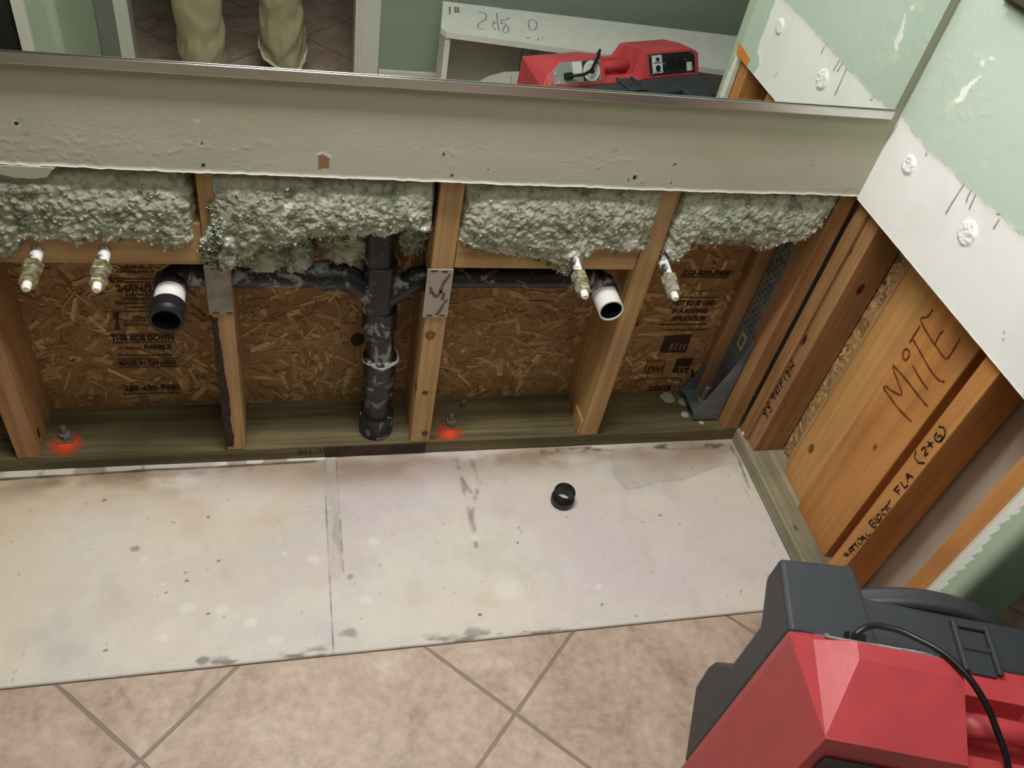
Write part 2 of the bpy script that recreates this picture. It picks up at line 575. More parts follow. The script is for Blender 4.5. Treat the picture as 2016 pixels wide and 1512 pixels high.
# ---- bare subfloor patch
def patch_col(X, Y):
    n1 = fbm(X * 4, Y * 4, 1); n2 = fbm(X * 14, Y * 14, 2); n3 = fbm(X * 60, Y * 60, 3)
    C = np.tile(np.array(lin((226, 218, 206))), (len(X), 1))
    C = mixc(C, (208, 204, 200), sstep(0.45, 0.62, n1) * 0.8)
    C = mixc(C, (230, 216, 198), sstep(0.5, 0.7, fbm(X * 3 + 5, Y * 5, 4)) * 0.5)
    C = mixc(C, (218, 202, 194), sstep(0.5, 0.7, fbm(X * 4 + 1, Y * 7, 24)) * 0.5)
    C = mixc(C, (212, 200, 214), sstep(0.5, 0.75, fbm(X * 2.5 + 9, Y * 4 + 3, 5)) * 0.35)
    C = mixc(C, (196, 184, 166), sstep(0.55, 0.75, n2) * 0.25)
    # yellowish towards far left
    C = mixc(C, (228, 208, 174), sstep(-1.42, -1.66, X + 0.05 * n1) * 0.55)
    C = mixc(C, (222, 198, 168), sstep(-0.26, -0.12, Y) * sstep(-1.0, -1.15, X) * sstep(.3, .6, n1) * 0.7)
    # brown water stains along the back
    band = sstep(-0.13, -0.01, Y + 0.06 * (n1 - 0.5)) * sstep(0.32, 0.6, fbm(X * 6, Y * 12, 7) + .1 * n2)
    C = mixc(C, (158, 134, 108), band * 0.7)
    sm = sstep(-0.10, -0.035, Y) * sstep(-0.004, -0.03, Y) * sstep(.40, .62, fbm(X * 9, Y * 16, 77) + .12 * (n3 - .5))
    C = mixc(C, (146, 122, 100), sm * 0.55)
    # right stain with sharp lower edge
    P = [px(u, v, 'z', 0)[:2] for u, v in ((1200, 905), (1215, 945), (1235, 962), (1260, 960), (1300, 948), (1345, 944), (1420, 915), (1440, 880), (1330, 876), (1200, 884))]
    ins = inpoly(X + 0.006 * (n2 - .5), Y + 0.006 * (n3 - .5), P).astype(float)
    C = mixc(C, (188, 170, 150), ins * 0.45 * sstep(-0.17, -0.06, Y + .05 * n2))
    e = polydist(X, Y, P[:7])
    C = mixc(C, (150, 132, 112), sstep(0.007, 0.0, e + .006 * n3) * 0.5)
    # dark dirty smear along back right
    P = [px(u, v, 'z', 0)[:2] for u, v in ((1070, 890), (1150, 884), (1250, 880), (1420, 878))]
    d = polydist(X, Y, P)
    C = mixc(C, (82, 66, 54), sstep(0.014, 0.002, d) * sstep(0.40, 0.66, fbm(X * 30, Y * 60, 9)) * 0.85)
    # corner smear along right plate
    P = [px(u, v, 'z', 0)[:2] for u, v in ((1438, 878), (1455, 905), (1475, 960))]
    d = polydist(X, Y, P)
    C = mixc(C, (96, 82, 70), sstep(0.010, 0.001, d + 0.006 * n3) * 0.8)
    P = [px(u, v, 'z', 0)[:2] for u, v in ((1440, 900), (1480, 990), (1520, 1065), (1545, 1110))]
    d = polydist(X, Y, P)
    C = mixc(C, (120, 106, 92), sstep(0.0035, 0.0, d + 0.004 * n3) * 0.8)
    # back-left: pale ridge of old adhesive, dark line under it
    P = [px(u, v, 'z', 0)[:2] for u, v in ((-60, 948), (60, 940), (180, 933), (300, 925), (450, 918), (620, 908))]
    d = polydist(X, Y, P)
    above = Y - np.interp(X, [p[0] for p in P], [p[1] for p in P])
    C = mixc(C, (232, 226, 214), (above > 0.004) * sstep(0.42, 0.5, fbm(X * 25, Y * 12, 12)) * (X < -1.0) * 0.9)
    C = mixc(C, (62, 54, 48), sstep(0.0055, 0.001, d + 0.005 * (fbm(X * 22, Y * 22, 13) - .35)) * 0.9)
    # sheet joint
    P = [px(u, v, 'z', 0)[:2] for u, v in ((640, 905), (642, 1000), (648, 1100), (656, 1282))]
    Q = [px(u, v, 'z', 0)[:2] for u, v in ((662, 905), (668, 1000), (676, 1130))]
    R = [px(u, v, 'z', 0)[:2] for u, v in ((651, 905), (656, 1020), (660, 1130))]
    strip = sstep(0.018, 0.010, polydist(X, Y, R)); C = mixc(C, (180, 172, 160), strip * (0.25 + 0.5 * sstep(.4, .6, fbm(X * 40, Y * 14, 19))))
    C = mixc(C, (100, 90, 82), sstep(0.0035, 0.0006, polydist(X, Y, P) + 0.003 * n3) * 0.9)
    C = mixc(C, (104, 94, 86), sstep(0.0045, 0.0006, polydist(X, Y, Q) + 0.005 * n3) * 0.85)
    C = mixc(C, (92, 84, 76), sstep(0.005, 0.001, polydist(X, Y, R) + 0.006 * n3) * sstep(.45, .6, fbm(X * 90, Y * 40, 15)) * 0.9)
    # V-shaped scrape
    for L_ in (((900, 905), (918, 980), (938, 1075)), ((928, 905), (944, 950), (930, 1010), (938, 1075)), ((905, 935), (940, 990))):
        P = [px(u, v, 'z', 0)[:2] for u, v in L_]
        C = mixc(C, (122, 104, 90), sstep(0.010, 0.000, polydist(X, Y, P) + 0.008 * (n3 - .3)) * sstep(.32, .60, fbm(X * 45, Y * 45, 16)) * 0.6)
    # dirty front edge
    fe = sstep(0.030, 0.004, Y - YP + 0.02 * (n2 - 0.5))
    C = mixc(C, (214, 210, 200), fe * 0.5)
    C = mixc(C, (92, 88, 80), fe * sstep(0.50, 0.66, fbm(X * 18, Y * 60, 18)) * sstep(-1.5, -1.2, X) * sstep(-0.45, -0.62, X) * 0.75)
    C = mixc(C, (120, 100, 84), sstep(0.005, 0.0, Y - YP) * 0.8)
    # pale dabs of plaster
    for (u, v, r) in ((735, 1065, 14), (1000, 1160, 30), (370, 1195, 16), (440, 1200, 13), (620, 1100, 14), (935, 1060, 9), (560, 1090, 8), (320, 1255, 15), (540, 1260, 13), (495, 1225, 12), (285, 1100, 9), (722, 1180, 12), (1180, 1155, 9), (320, 1150, 6), (552, 1063, 5)):
        p = px(u, v, 'z', 0); rr = r / 900.0
        d = np.hypot((X - p[0]) * 0.9, (Y - p[1]) * 1.1) / rr + 1.3 * (n3 - .5)
        C = mixc(C, (240, 238, 228), sstep(1.0, 0.5, d) * 0.5)
    # dark crumbs
    r = np.random.default_rng(5)
    for k in range(150):
        cx_, cy_ = r.uniform(-1.75, -0.04), r.uniform(-0.47, -0.02)
        rr = r.uniform(0.0010, 0.0024); a = r.uniform(0, PI); el = r.uniform(1, 2.6)
        dx, dy = X - cx_, Y - cy_
        near = (np.abs(dx) < 0.012) & (np.abs(dy) < 0.012)
        if not near.any(): continue
        d = np.hypot((dx * math.cos(a) + dy * math.sin(a)) / el, -dx * math.sin(a) + dy * math.cos(a)) / rr
        col = (110, 98, 84) if r.random() < 0.65 else (242, 240, 232)
        C = mixc(C, col, sstep(1.2, 0.6, d) * r.uniform(.25, 0.6))
    for (u, v) in ((205, 985), (410, 1018), (430, 1104), (365, 1127), (327, 1166), (410, 1208), (208, 1280), (368, 1143), (1020, 1068), (1185, 1190), (1300, 1014), (945, 1210)):
        p = px(u, v, 'z', 0); d = np.hypot(X - p[0], (Y - p[1]) * 1.6) / 0.0042 + (n3 - .5)
        C = mixc(C, (92, 84, 74), sstep(1.2, 0.6, d) * 0.9)
    for (u, v, rr) in ((685, 1246, 16), (935, 1247, 18), (265, 1080, 10), (690, 1135, 10), (400, 1300, 12), (800 / 2.016 + 0, 1300, 10)):
        p = px(u, v, 'z', 0); d = np.hypot(X - p[0], (Y - p[1]) * 1.3) / (rr / 1000) + 1.2 * (n3 - .5)
        C = mixc(C, (142, 138, 128), sstep(1.1, 0.5, d) * 0.7)
    C = C * (0.96 + 0.08 * n3[:, None])
    return C


us = np.arange(-2.3, 0.0005, 0.0028); us[-1] = 0.0
vs = np.append(np.arange(YP, 0.0, 0.0028), 0.0)
fp = grid_surface('floor.001', us, vs, lambda U, V, D: np.stack([U, V, D], -1), patch_col, M_VF,
                  disp=lambda U, V: -0.0006 + 0.0010 * (fbm(U * 20, V * 20, 31) - .5))
struct(fp)
bm = bmesh.new(); box_bm(bm, (-2.3, YP, -0.02), (0, 0, -0.002)); struct(bm_obj('floor.002', bm, M_WHITE))
bm = bmesh.new(); box_bm(bm, (-3.2, YP, -0.02), (-2.3, 0, -0.0)); struct(bm_obj('floor.003', bm, M_TILE))

# ------------------------------------------------------------------ back wall framing
YB = 0.14       # inner face of the sheathing
OUT = 'wall studs of the opened back wall'


def board(name, lo, hi, mat, label, cat, group=None, bev=0.0022):
    o = box(name, lo, hi, mat, bev)
    tag(o, label, cat, group)
    return o


# sole plates
plate = board('bottom_plate', (-2.3, 0.0, 0.0), (0.0, YB, 0.038), M_PX, 'long greenish treated sole plate lying along the foot of the opened back wall', 'plate')
zst = 2.40
studA = board('wall_stud', (-1.640, 0.0, 0.038), (-1.597, YB, zst), M_BZ, 'dark brown stud at the far left edge of the opened back wall', 'stud', OUT)
studB = board('wall_stud', (-1.231, 0.0, 0.038), (-1.192, YB, zst), M_TZ, 'tan stud with bark edge and a steel plate, right of the left drain stub', 'stud', OUT)
studC = board('wall_stud', (-0.832, 0.0, 0.038), (-0.788, YB, zst), M_TZ, 'tan stud with a paint-spotted steel plate, just right of the black stack', 'stud', OUT)
studD = board('wall_stud', (-0.420, 0.0, 0.038), (-0.378, YB, zst), M_TZ, 'tan knotty stud just right of the white painted drain stub', 'stud', OUT)
studE = board('corner_stud', (-0.040, 0.0, 0.038), (-0.0015, YB, zst), M_BZ, 'last stud of the back wall, in the corner behind the dark gap', 'stud', OUT)
studF = board('corner_stud', (-0.080, 0.112, 0.038), (-0.041, YB - 0.001, zst), M_BZ, 'narrow stud set back against the strand board beside the punched steel strap', 'stud', OUT)
shim = board('wood_sliver', (-0.428, 0.004, 0.038), (-0.4205, 0.06, 0.085), M_TZ, 'small split wood sliver at the foot of the knotty stud', 'wood sliver', bev=0.0008)

# bark (wane) strip along the lower left edge of stud B
V = []; F = []
zz = np.linspace(0.05, 0.42, 40)
for k, z in enumerate(zz):
    w = 0.010 + 0.010 * vnoise(z * 25, 0.3, 3) * sstep(0.45, 0.1, z) + 0.004 * vnoise(z * 90, 1.3, 5)
    V += [(-1.2325, -0.0010, z), (-1.2325 + w, -0.0014, z), (-1.2325, 0.016 + 0.01 * vnoise(z * 30, 2.2, 6), z)]
for k in range(len(zz) - 1):
    a = 3 * k
    F += [(a, a + 1, a + 4, a + 3), (a, a + 3, a + 5, a + 2)]
mesh_obj('bark_strip', V, F, plain('dark_bark', (66, 44, 34), 0.9, var=0.5, vscale=120, bump=0.8, bscale=200))['label'] = 'dark bark edge'
bs = bpy.data.objects['bark_strip']; bs.parent = studB; bs.matrix_parent_inverse = Matrix.Translation(studB.location).inverted()


def keep(o, parent):
    o.parent = parent
    o.matrix_parent_inverse = Matrix.Translation(parent.location).inverted()
    return o


# end knots / nail heads drawn as small inset discs on stud C
for (u, v, r) in ((847, 660, 9), (837, 773, 5), (836, 853, 6)):
    p = px(u, v, 'y', 0)
    ring = []
    for j in range(3):
        rr = r / 950 * (1 - 0.3 * j)
        ring.append([np.array([p[0] + rr * math.cos(a) * (1 + .15 * math.sin(3 * a)), 0, p[2] + rr * 1.15 * math.sin(a)]) for a in np.linspace(0, 2 * PI, 13)])
    keep(ribbons('knot', ring, 'y', 0.0, 0.0018, M_INKB, off=0.0005, world=True), studC)

# horizontal blocking seen under the insulation
for lo, hi, lab in (((-2.2, 0.002, 0.540), (-1.641, 0.04, 0.628), 'tan backing block left of the dark brown stud'),
                    ((-1.596, 0.002, 0.540), (-1.232, 0.04, 0.628), 'tan backing block behind the two left water stubs'),
                    ((-1.19, 0.095, 0.505), (-0.834, 0.133, 0.594), 'tan backing block set back behind the black stack'),
                    ((-0.787, 0.002, 0.539), (-0.421, 0.04, 0.628), 'tan backing block above the right drain arm')):
    board('backing_block', lo, hi, M_TX, lab, 'wood block', 'horizontal blocks between the studs')


# ------------------------------------------------------------------ strand board made of pressed wood strands
def osb(name, x0, x1, z0, z1, plane, val, n, seed, thick, lab, flip=1, tone=1.0):
    """plane 'y': surface at y=val facing -y; plane 'x': surface at x=val facing -x (x0,x1 are then y)"""
    r = np.random.default_rng(seed)
    pal = [lin(c) for c in ((178, 142, 96), (166, 130, 86), (194, 158, 112), (158, 122, 80), (172, 134, 94), (208, 174, 126), (144, 108, 70), (184, 148, 98))]
    V = []; F = []; Cc = []

    def add(a, bb, d, c):
        if plane == 'y': V.append((a, val - d, bb))
        else: V.append((val - d, a, bb))
        Cc.append(c)
    # base slab
    base = lin((158, 122, 80))
    co = [(x0, z0), (x1, z0), (x1, z1), (x0, z1)]
    for a, bb in co: add(a, bb, 0, base)
    for a, bb in co: add(a, bb, -thick, base)
    F += [(0, 1, 2, 3), (4, 7, 6, 5), (0, 4, 5, 1), (1, 5, 6, 2), (2, 6, 7, 3), (3, 7, 4, 0)]
    for k in range(n):
        cx_, cz = r.uniform(x0, x1), r.uniform(z0, z1)
        Ls = r.uniform(0.015, 0.070); Ws = r.uniform(0.003, 0.015)
        if r.random() < 0.42: Ls = r.uniform(0.012, 0.045); Ws = r.uniform(0.0008, 0.0022)
        a = r.uniform(0, PI)
        c = np.array(pal[r.integers(len(pal))]) * r.uniform(0.88, 1.1) * tone
        if Ws < 0.003: c = c * 0.5
        if r.random() < 0.010 and Ws < .009: c = np.array(lin((84, 54, 32)))
        d = 0.0003 + 0.0016 * k / n
        ca, sa = math.cos(a), math.sin(a)
        pts = [(-1, -.9 * r.uniform(.6, 1)), (-.3, -r.uniform(.8, 1)), (.5, -1), (1, -.9 * r.uniform(.4, 1)), (1 - .3 * r.random(), .9), (.2, r.uniform(.8, 1)), (-.5, 1), (-1 + .3 * r.random(), .9)]
        b0 = len(V); ok = True
        tl = r.uniform(-0.0004, 0.0004)
        for p, q in pts:
            X = cx_ + ca * p * Ls / 2 - sa * q * Ws / 2; Z = cz + sa * p * Ls / 2 + ca * q * Ws / 2
            X = min(max(X, x0), x1); Z = min(max(Z, z0), z1)
            add(X, Z, d + tl * p, c * (1 + 0.06 * q))
        F.append(tuple(range(b0, b0 + 8)))
    o = mesh_obj(name, V, F, M_OSB, cols=np.array(Cc))
    tag(o, lab, 'strand board')
    return o


sheath = osb('strand_board', -2.3, 0.0, 0.0385, 0.75, 'y', YB, 7500, 3, 0.011, 'large strand board sheathing with dark stamped lettering behind the back wall studs')
box('strand_sheathing_upper', (-2.3, YB, 0.751), (0.0, YB + 0.011, 2.42), M_TX)
tag(bpy.data.objects['strand_sheathing_upper'], 'upper sheathing sheet hidden behind drywall above the opened back wall', 'strand board')


def text_mesh(s, size, loc, mat, parent, width=None, shear=0.0, name='printed_text', plane='y', flipx=False):
    cu = bpy.data.curves.new(name, 'FONT'); cu.body = s; cu.size = size; cu.shear = shear; cu.resolution_u = 3
    cu.offset = 0.0009
    t = bpy.data.objects.new('tmp', cu); COL.objects.link(t)
    dg = bpy.context.evaluated_depsgraph_get(); dg.update()
    me = bpy.data.meshes.new_from_object(t.evaluated_get(dg))
    bpy.data.objects.remove(t)
    xs = [v.co.x for v in me.vertices]
    w = max(xs) - min(xs); x0 = min(xs)
    k = (width / w) if width else 1.0
    for v in me.vertices:
        X, Z = (v.co.x - x0) * k, v.co.y
        v.co = Vector((X, 0, Z)) if plane == 'y' else Vector((0, -X, Z))
    me.materials.clear(); me.materials.append(mat)
    o = bpy.data.objects.new(name, me); COL.objects.link(o); o.location = loc
    o.parent = parent
    return o


YT = YB - 0.0026


def osb_text(s, u0, u1, v, size, mat=M_PRINT, shear=0.0):
    a = px(u0, v, 'y', YB); b = px(u1, v, 'y', YB)
    t = text_mesh(s, size, (a[0], YT, a[2]), mat, sheath, width=b[0] - a[0], shear=shear)
    return t


def osb_line(u0, u1, v, th, name='printed_line', jit=0):
    a = px(u0, v, 'y', YB); b = px(u1, v, 'y', YB); z = (a[2] + b[2]) / 2
    pts = []
    V = [(a[0], YT, z - th / 2), (b[0], YT, z - th / 2), (b[0], YT, z + th / 2), (a[0], YT, z + th / 2)]
    return mesh_obj(name, V, [(0, 1, 2, 3)], M_PRINT, sheath)


for v in (548, 612, 657, 673, 705, 721, 772.5):
    osb_line({548: 214, 612: 205, 657: 217, 673: 221, 705: 230, 721: 233, 772.5: 242}[v],
             {548: 312, 612: 300, 657: 344, 673: 346, 705: 350, 721: 353, 772.5: 360}[v], v, 0.0022)
osb_text('THIS SIDE DOWN', 220, 343, 669.5, 0.020)
osb_text('MADE IN CANADA', 236, 348, 718, 0.018)
osb_text('253-620-7400', 246, 356, 768, 0.021)
osb_text('24/IN/2', 230, 302, 573, 0.024)
osb_text('PANELS', 285, 338, 686, 0.016)
# rubbed-out rows that read only as broken bars
r = random.Random(4)
for (v, u0, u1) in ((528, 238, 300), (536, 228, 305), (556, 222, 305), (581, 248, 300), (590, 240, 300), (598, 228, 300), (606, 246, 300), (626, 262, 300), (632, 243, 303), (640, 245, 305), (686, 232, 280), (700, 233, 340)):
    u = u0
    V = []; F = []
    while u < u1:
        w = r.uniform(2, 7); a = px(u, v, 'y', YB); b_ = px(min(u + w, u1), v, 'y', YB)
        h = 0.0055 * r.uniform(0.6, 1.1); b0 = len(V)
        V += [(a[0], YT, a[2]), (b_[0], YT, a[2]), (b_[0], YT, a[2] + h), (a[0], YT, a[2] + h)]
        F.append((b0, b0 + 1, b0 + 2, b0 + 3)); u += w + r.uniform(0.8, 2.0)
    mesh_obj('rubbed_print', V, F, plain('faded_stamped_ink', (84, 54, 34), 0.9), sheath)
mesh_obj('printed_arrow', [tuple(px(u, v, 'y', YT)) for u, v in ((224, 618), (236, 616), (233, 626), (235, 645), (238, 650), (226, 650), (229, 630), (222, 624))], [tuple(range(8))], M_PRINT, sheath)
p = px(704, 668, 'y', YB)
mesh_obj('knot_hole', [(p[0] + .015 * math.cos(a), YT, p[2] + .019 * math.sin(a)) for a in np.linspace(0, 2 * PI, 25)[:-1]], [tuple(range(24))], plain('dark_hole', (52, 46, 34), .95), sheath)
# right-hand stamp
osb_text('253-620-7400', 1341, 1436, 541, 0.021, shear=0.15)
osb_line(1337, 1434, 544.5, 0.0028)
osb_line(1340, 1415, 584.5, 0.0026)
osb_line(1362, 1414, 572, 0.0014)
osb_text('NOT TO BE USED', 1322, 1406, 600, 0.020, shear=0.1)
osb_text('IN A ROOFING', 1322, 1391, 615, 0.019, shear=0.1)
osb_text('APPLICATION', 1319, 1387, 630, 0.019, shear=0.1)
osb_line(1298, 1390, 637.5, 0.0034)
osb_line(1306, 1386, 648, 0.0028)


def osb_quad(pts, mat, name, d=0.0):
    return mesh_obj(name, [tuple(px(u, v, 'y', YT - d)) for u, v in pts], [tuple(range(len(pts)))], mat, sheath)


M_WOODLT = plain('strand_wood_gap', (140, 104, 62), 0.8)
osb_quad(((1298, 694), (1350, 694), (1363, 658), (1309, 662)), M_PRINT, 'printed_badge')
osb_quad(((1304, 688), (1318, 688), (1324, 670), (1312, 672)), plain('badge_dark', (34, 22, 16), .8), 'badge_oval', 0.0004)
t = osb_text('E111', 1316, 1346, 687, 0.030, M_WOODLT); t.location[1] = YT - 0.0006
osb_quad(((1268, 732), (1304, 732), (1311, 711), (1276, 711)), M_WOODLT, 'badge_window', 0.0002)
for a in (((1268, 733), (1304, 733)), ((1276, 711), (1311, 711)), ((1268, 733), (1276, 711)), ((1304, 733), (1311, 711))):
    ribbons('badge_frame', [a], 'y', YT - 0.0004, 0.002, M_PRINT, sheath, off=0.0001)
t = osb_text('PWI', 1273, 1303, 730, 0.024); t.location[1] = YT - 0.0006
osb_quad(((1323, 734), (1354, 734), (1366, 705), (1332, 707)), M_PRINT, 'printed_badge', 0.0002)
t = osb_text('TC', 1330, 1352, 731, 0.030, M_WOODLT); t.location[1] = YT - 0.0006
osb_text('2005', 1272, 1318, 768, 0.026)
ribbons('printed_rule', [((1250, 768), (1255, 748)), ((1258, 747), (1340, 744)), ((1335, 768), (1341, 746))], 'y', YT, 0.002, M_PRINT, sheath, off=0.0002)

# ------------------------------------------------------------------ right wall framing (2x4 wall, back side at x=0.095)
XR = 0.095
plateR = board('bottom_plate', (0.0, -0.70, 0.0), (XR + 0.008, YB, 0.038), M_PY, 'pale grey-green treated sole plate along the foot of the right wall', 'plate')
SG = 'framing members of the opened right wall'
post1 = board('corner_post', (0.014, -0.074, 0.038), (XR, -0.0375, zst), M_BZ, 'brown right wall corner post lettered in black marker above the sole plate', 'stud', SG)
post2 = board('corner_post', (0.007, -0.0368, 0.038), (XR, -0.001, zst), M_BZ, 'right wall corner ply directly beside the dark corner gap, no lettering', 'stud', SG)
osbr = osb('strand_board', -0.135, -0.0745, 0.0385, 0.76, 'x', 0.097, 700, 8, 0.011, 'narrow strand board strip between the lettered corner post and the pale board', tone=1.1)
edge = board('thin_wood_strip', (0.082, -0.128, 0.0385), (0.0955, -0.119, 0.80), wood('pale_strip', (176, 140, 96), (206, 172, 126), (120, 80, 50), 'z'), 'thin pale wood strip standing against the narrow strand board', 'wood strip', bev=0.001)
pale = board('backing_board', (0.070, -0.246, 0.038), (0.094, -0.140, zst), wood('pale_fir', (196, 144, 84), (226, 174, 108), (120, 80, 40), 'z', 0.6), 'plain pale orange board set back left of the board marked in large letters', 'board', SG)
mite = board('backing_board', (0.056, -0.386, 0.038), (0.087, -0.2465, zst), M_OZ, 'wide orange board with large handwritten letters down the right wall', 'board', SG)
fla = board('wall_stud', (0.0, -0.485, 0.038), (0.089, -0.446, zst), M_OZ, 'orange stud with a long black marker note along its narrow face', 'stud', SG)
lasts = board('wall_stud', (0.0, -0.645, 0.038), (0.089, -0.604, zst), M_OZ, 'bare orange stud next to the torn green drywall at the wall end', 'stud', SG)
fill = board('backing_board', (0.0885, -0.445, 0.038), (0.107, -0.3895, zst), wood('gap_shade_fir', (90, 60, 38), (116, 80, 52), (50, 30, 18), 'z'), 'strip coloured dark for the shade deep in the gap left of the marker-lettered stud', 'board', SG)  # strip coloured dark to stand in for the shade in the gap
# far side drywall of the right wall
bm = bmesh.new(); box_bm(bm, (0.1075, -0.66, 0.038), (0.120, YB, 2.42)); struct(bm_obj('wall_right_far_side', bm, M_GREYDW))
struct(box('wall_right_far_side.001', (0.109 - 0.0016, -0.60, 0.0385), (0.109 - 0.0004, -0.49, 2.40), M_GREYDW))
for o in list(bpy.data.objects):
    if o.name == 'wall_right_far_side.001': bpy.data.objects.remove(o)

# handwriting on the right wall timbers
z = lambda L, sx, sy, kx, ky: [(sx + a / kx, sy + b / ky) for a, b in L]
Z7 = lambda L: z(L, 1700, 580, 4.725, 4.725)
mi_ = [Z7([(450, 1180), (330, 1060), (235, 930), (192, 868), (215, 855), (270, 895), (360, 930), (320, 800), (278, 660), (400, 790), (500, 920), (600, 1040)]),
       Z7([(462, 655), (505, 740), (550, 810), (605, 885)]),
       Z7([(400, 500), (370, 540), (375, 590), (400, 608), (428, 570), (425, 520), (400, 500)]),
       Z7([(430, 450), (480, 370), (530, 290)]), Z7([(462, 415), (530, 530), (620, 690), (700, 790), (760, 810)]),
       Z7([(650, 135), (600, 205), (535, 230), (610, 380), (700, 510), (770, 597), (830, 530), (900, 405)]), Z7([(670, 455), (710, 370), (745, 335)])]
keep(ribbons('handwriting', mi_, 'x', 0.056, 0.0036, M_INKB, off=0.0012), mite)
Z8 = lambda L: z(L, 1616, 840, 3.78, 3.78)
fl_ = [Z8(q) for q in (
    [(175, 960), (190, 935)], [(183, 948), (205, 965)], [(195, 940), (215, 955)],
    [(210, 920), (235, 950)], [(210, 915), (240, 890)], [(222, 930), (245, 912)],
    [(232, 895), (258, 925)], [(225, 905), (262, 862)], [(250, 870), (285, 900)],
    [(305, 830), (275, 835), (280, 868), (305, 875)],
    [(312, 868), (306, 812)], [(306, 812), (346, 838)], [(309, 845), (326, 826)],
    [(335, 790), (350, 815), (372, 800)],
    [(362, 715), (400, 755)], [(360, 712), (385, 690), (395, 715), (380, 730)], [(395, 718), (410, 715), (412, 740), (398, 752)],
    [(395, 675), (425, 715), (445, 700)], [(425, 650), (420, 685), (450, 690), (445, 655), (425, 650)],
    [(480, 610), (455, 620), (462, 655), (490, 650)], [(478, 590), (508, 635)], [(520, 545), (488, 600), (520, 608)],
    [(552, 470), (590, 505)], [(545, 475), (580, 435)], [(568, 485), (590, 465)],
    [(596, 410), (628, 458)], [(628, 458), (652, 432)], [(652, 418), (640, 350)], [(640, 350), (694, 378)], [(646, 388), (668, 364)],
    [(712, 180), (700, 225), (730, 268), (778, 270)],
    [(750, 175), (775, 150), (785, 175), (775, 215), (805, 195)], [(800, 110), (835, 155)], [(795, 150), (835, 115)],
    [(870, 40), (850, 75), (870, 110), (905, 100), (900, 65), (868, 75)], [(880, 0), (915, 5), (930, 40), (920, 75), (895, 105)])]
for a, b_ in ((0, 14), (14, 22), (22, 30), (30, 99)):
    keep(ribbons('handwriting', fl_[a:b_], 'x', 0.0, 0.0031, M_INK, off=0.0012), fla)
Z9 = lambda L: z(L, 1440, 700, 4.725, 4.725)
p33 = [Z9(q) for q in (
    [(290, 510), (315, 500), (320, 525), (300, 540), (330, 545), (335, 570), (325, 583)],
    [(325, 450), (350, 440), (355, 465), (335, 480), (368, 485), (372, 510), (360, 535)],
    [(362, 375), (385, 400)], [(372, 365), (395, 392)], [(385, 350), (415, 410)], [(385, 350), (405, 365), (400, 320), (440, 370)],
    [(415, 300), (430, 340), (455, 335), (430, 275)], [(440, 230), (478, 300)], [(440, 230), (465, 215), (478, 245), (460, 262)],
    [(488, 190), (515, 232)], [(510, 150), (545, 200)], [(510, 150), (535, 140), (552, 175), (545, 200)],
    [(545, 110), (570, 140)], [(545, 110), (585, 95)], [(555, 40), (590, 95)])]
keep(ribbons('handwriting', p33, 'x', 0.014, 0.0034, M_INK, off=0.0012), post1)
# marks on the sole plate front
ob = [[(590, 886), (586, 890), (590, 894), (596, 890), (590, 886)], [(604, 885), (598, 888), (606, 890), (600, 894)], [(614, 884), (608, 886), (614, 891), (608, 893)],
      [(624, 882), (623, 890), (631, 889), (630, 881)], [(638, 881), (637, 890)]]
keep(ribbons('handwriting', ob, 'y', 0.0, 0.0022, M_INK, off=0.0012), plate)

# ------------------------------------------------------------------ drywall of the back wall (lower strip visible, mirror above)
cut = [(-400, 316), (0, 322), (60, 325), (160, 328), (200, 331), (280, 334), (350, 338), (480, 343), (700, 351), (850, 357), (1000, 363), (1100, 367), (1300, 374), (1400, 378), (1550, 381), (1687, 386)]
cutw = np.array([px(u, v, 'y', -0.0127) for u, v in cut])
us = np.append(np.arange(-2.3, -0.0127, 0.003), -0.0127)
ts = np.concatenate([np.linspace(0, 0.19, 64), [0.25, 0.4, 1.0, 1.67]])


def bw_z(U, V):
    z0 = np.interp(U, cutw[:, 0], cutw[:, 2]) + 0.0025 * (fbm(U * 90, 0 * U + 3, 41) - .5) + 0.003 * (fbm(U * 12, 0 * U, 42) - .5)
    k = sstep(0.19, 0.0, V)
    return z0 * k + 0.731 * (1 - k) + V


def bw_disp(U, V):
    b_ = 0.0009 * (fbm(U * 7, V * 16, 43) - 0.5) * sstep(0.13, 0.05, V)
    ridg = np.abs(fbm(U * 22 + V * 10, V * 60 - U * 6, 44, 5) - 0.5)
    b_ = b_ + 0.0006 * sstep(0.03, 0.0, ridg) * sstep(0.10, 0.04, V) * sstep(.45, .6, fbm(U * 4, V * 9, 45))
    b_ = b_ + 0.0015 * sstep(0.004, 0, V)
    return b_


holes = [(398, 283, .0028), (400, 325, .003), (873, 304, .003), (889, 345, .003), (1328, 324, .0025), (1321, 360, .003), (1236, 354, .002), (1250, 349, .0045), (33, 243, .004), (962, 335, .0015)]
hw = [(px(u, v, 'y', -0.0127), r) for u, v, r in holes]
brw = [px(u, v, 'y', -0.0127) for u, v in ((627, 303), (636, 300), (649, 308), (650, 331), (628, 333))]


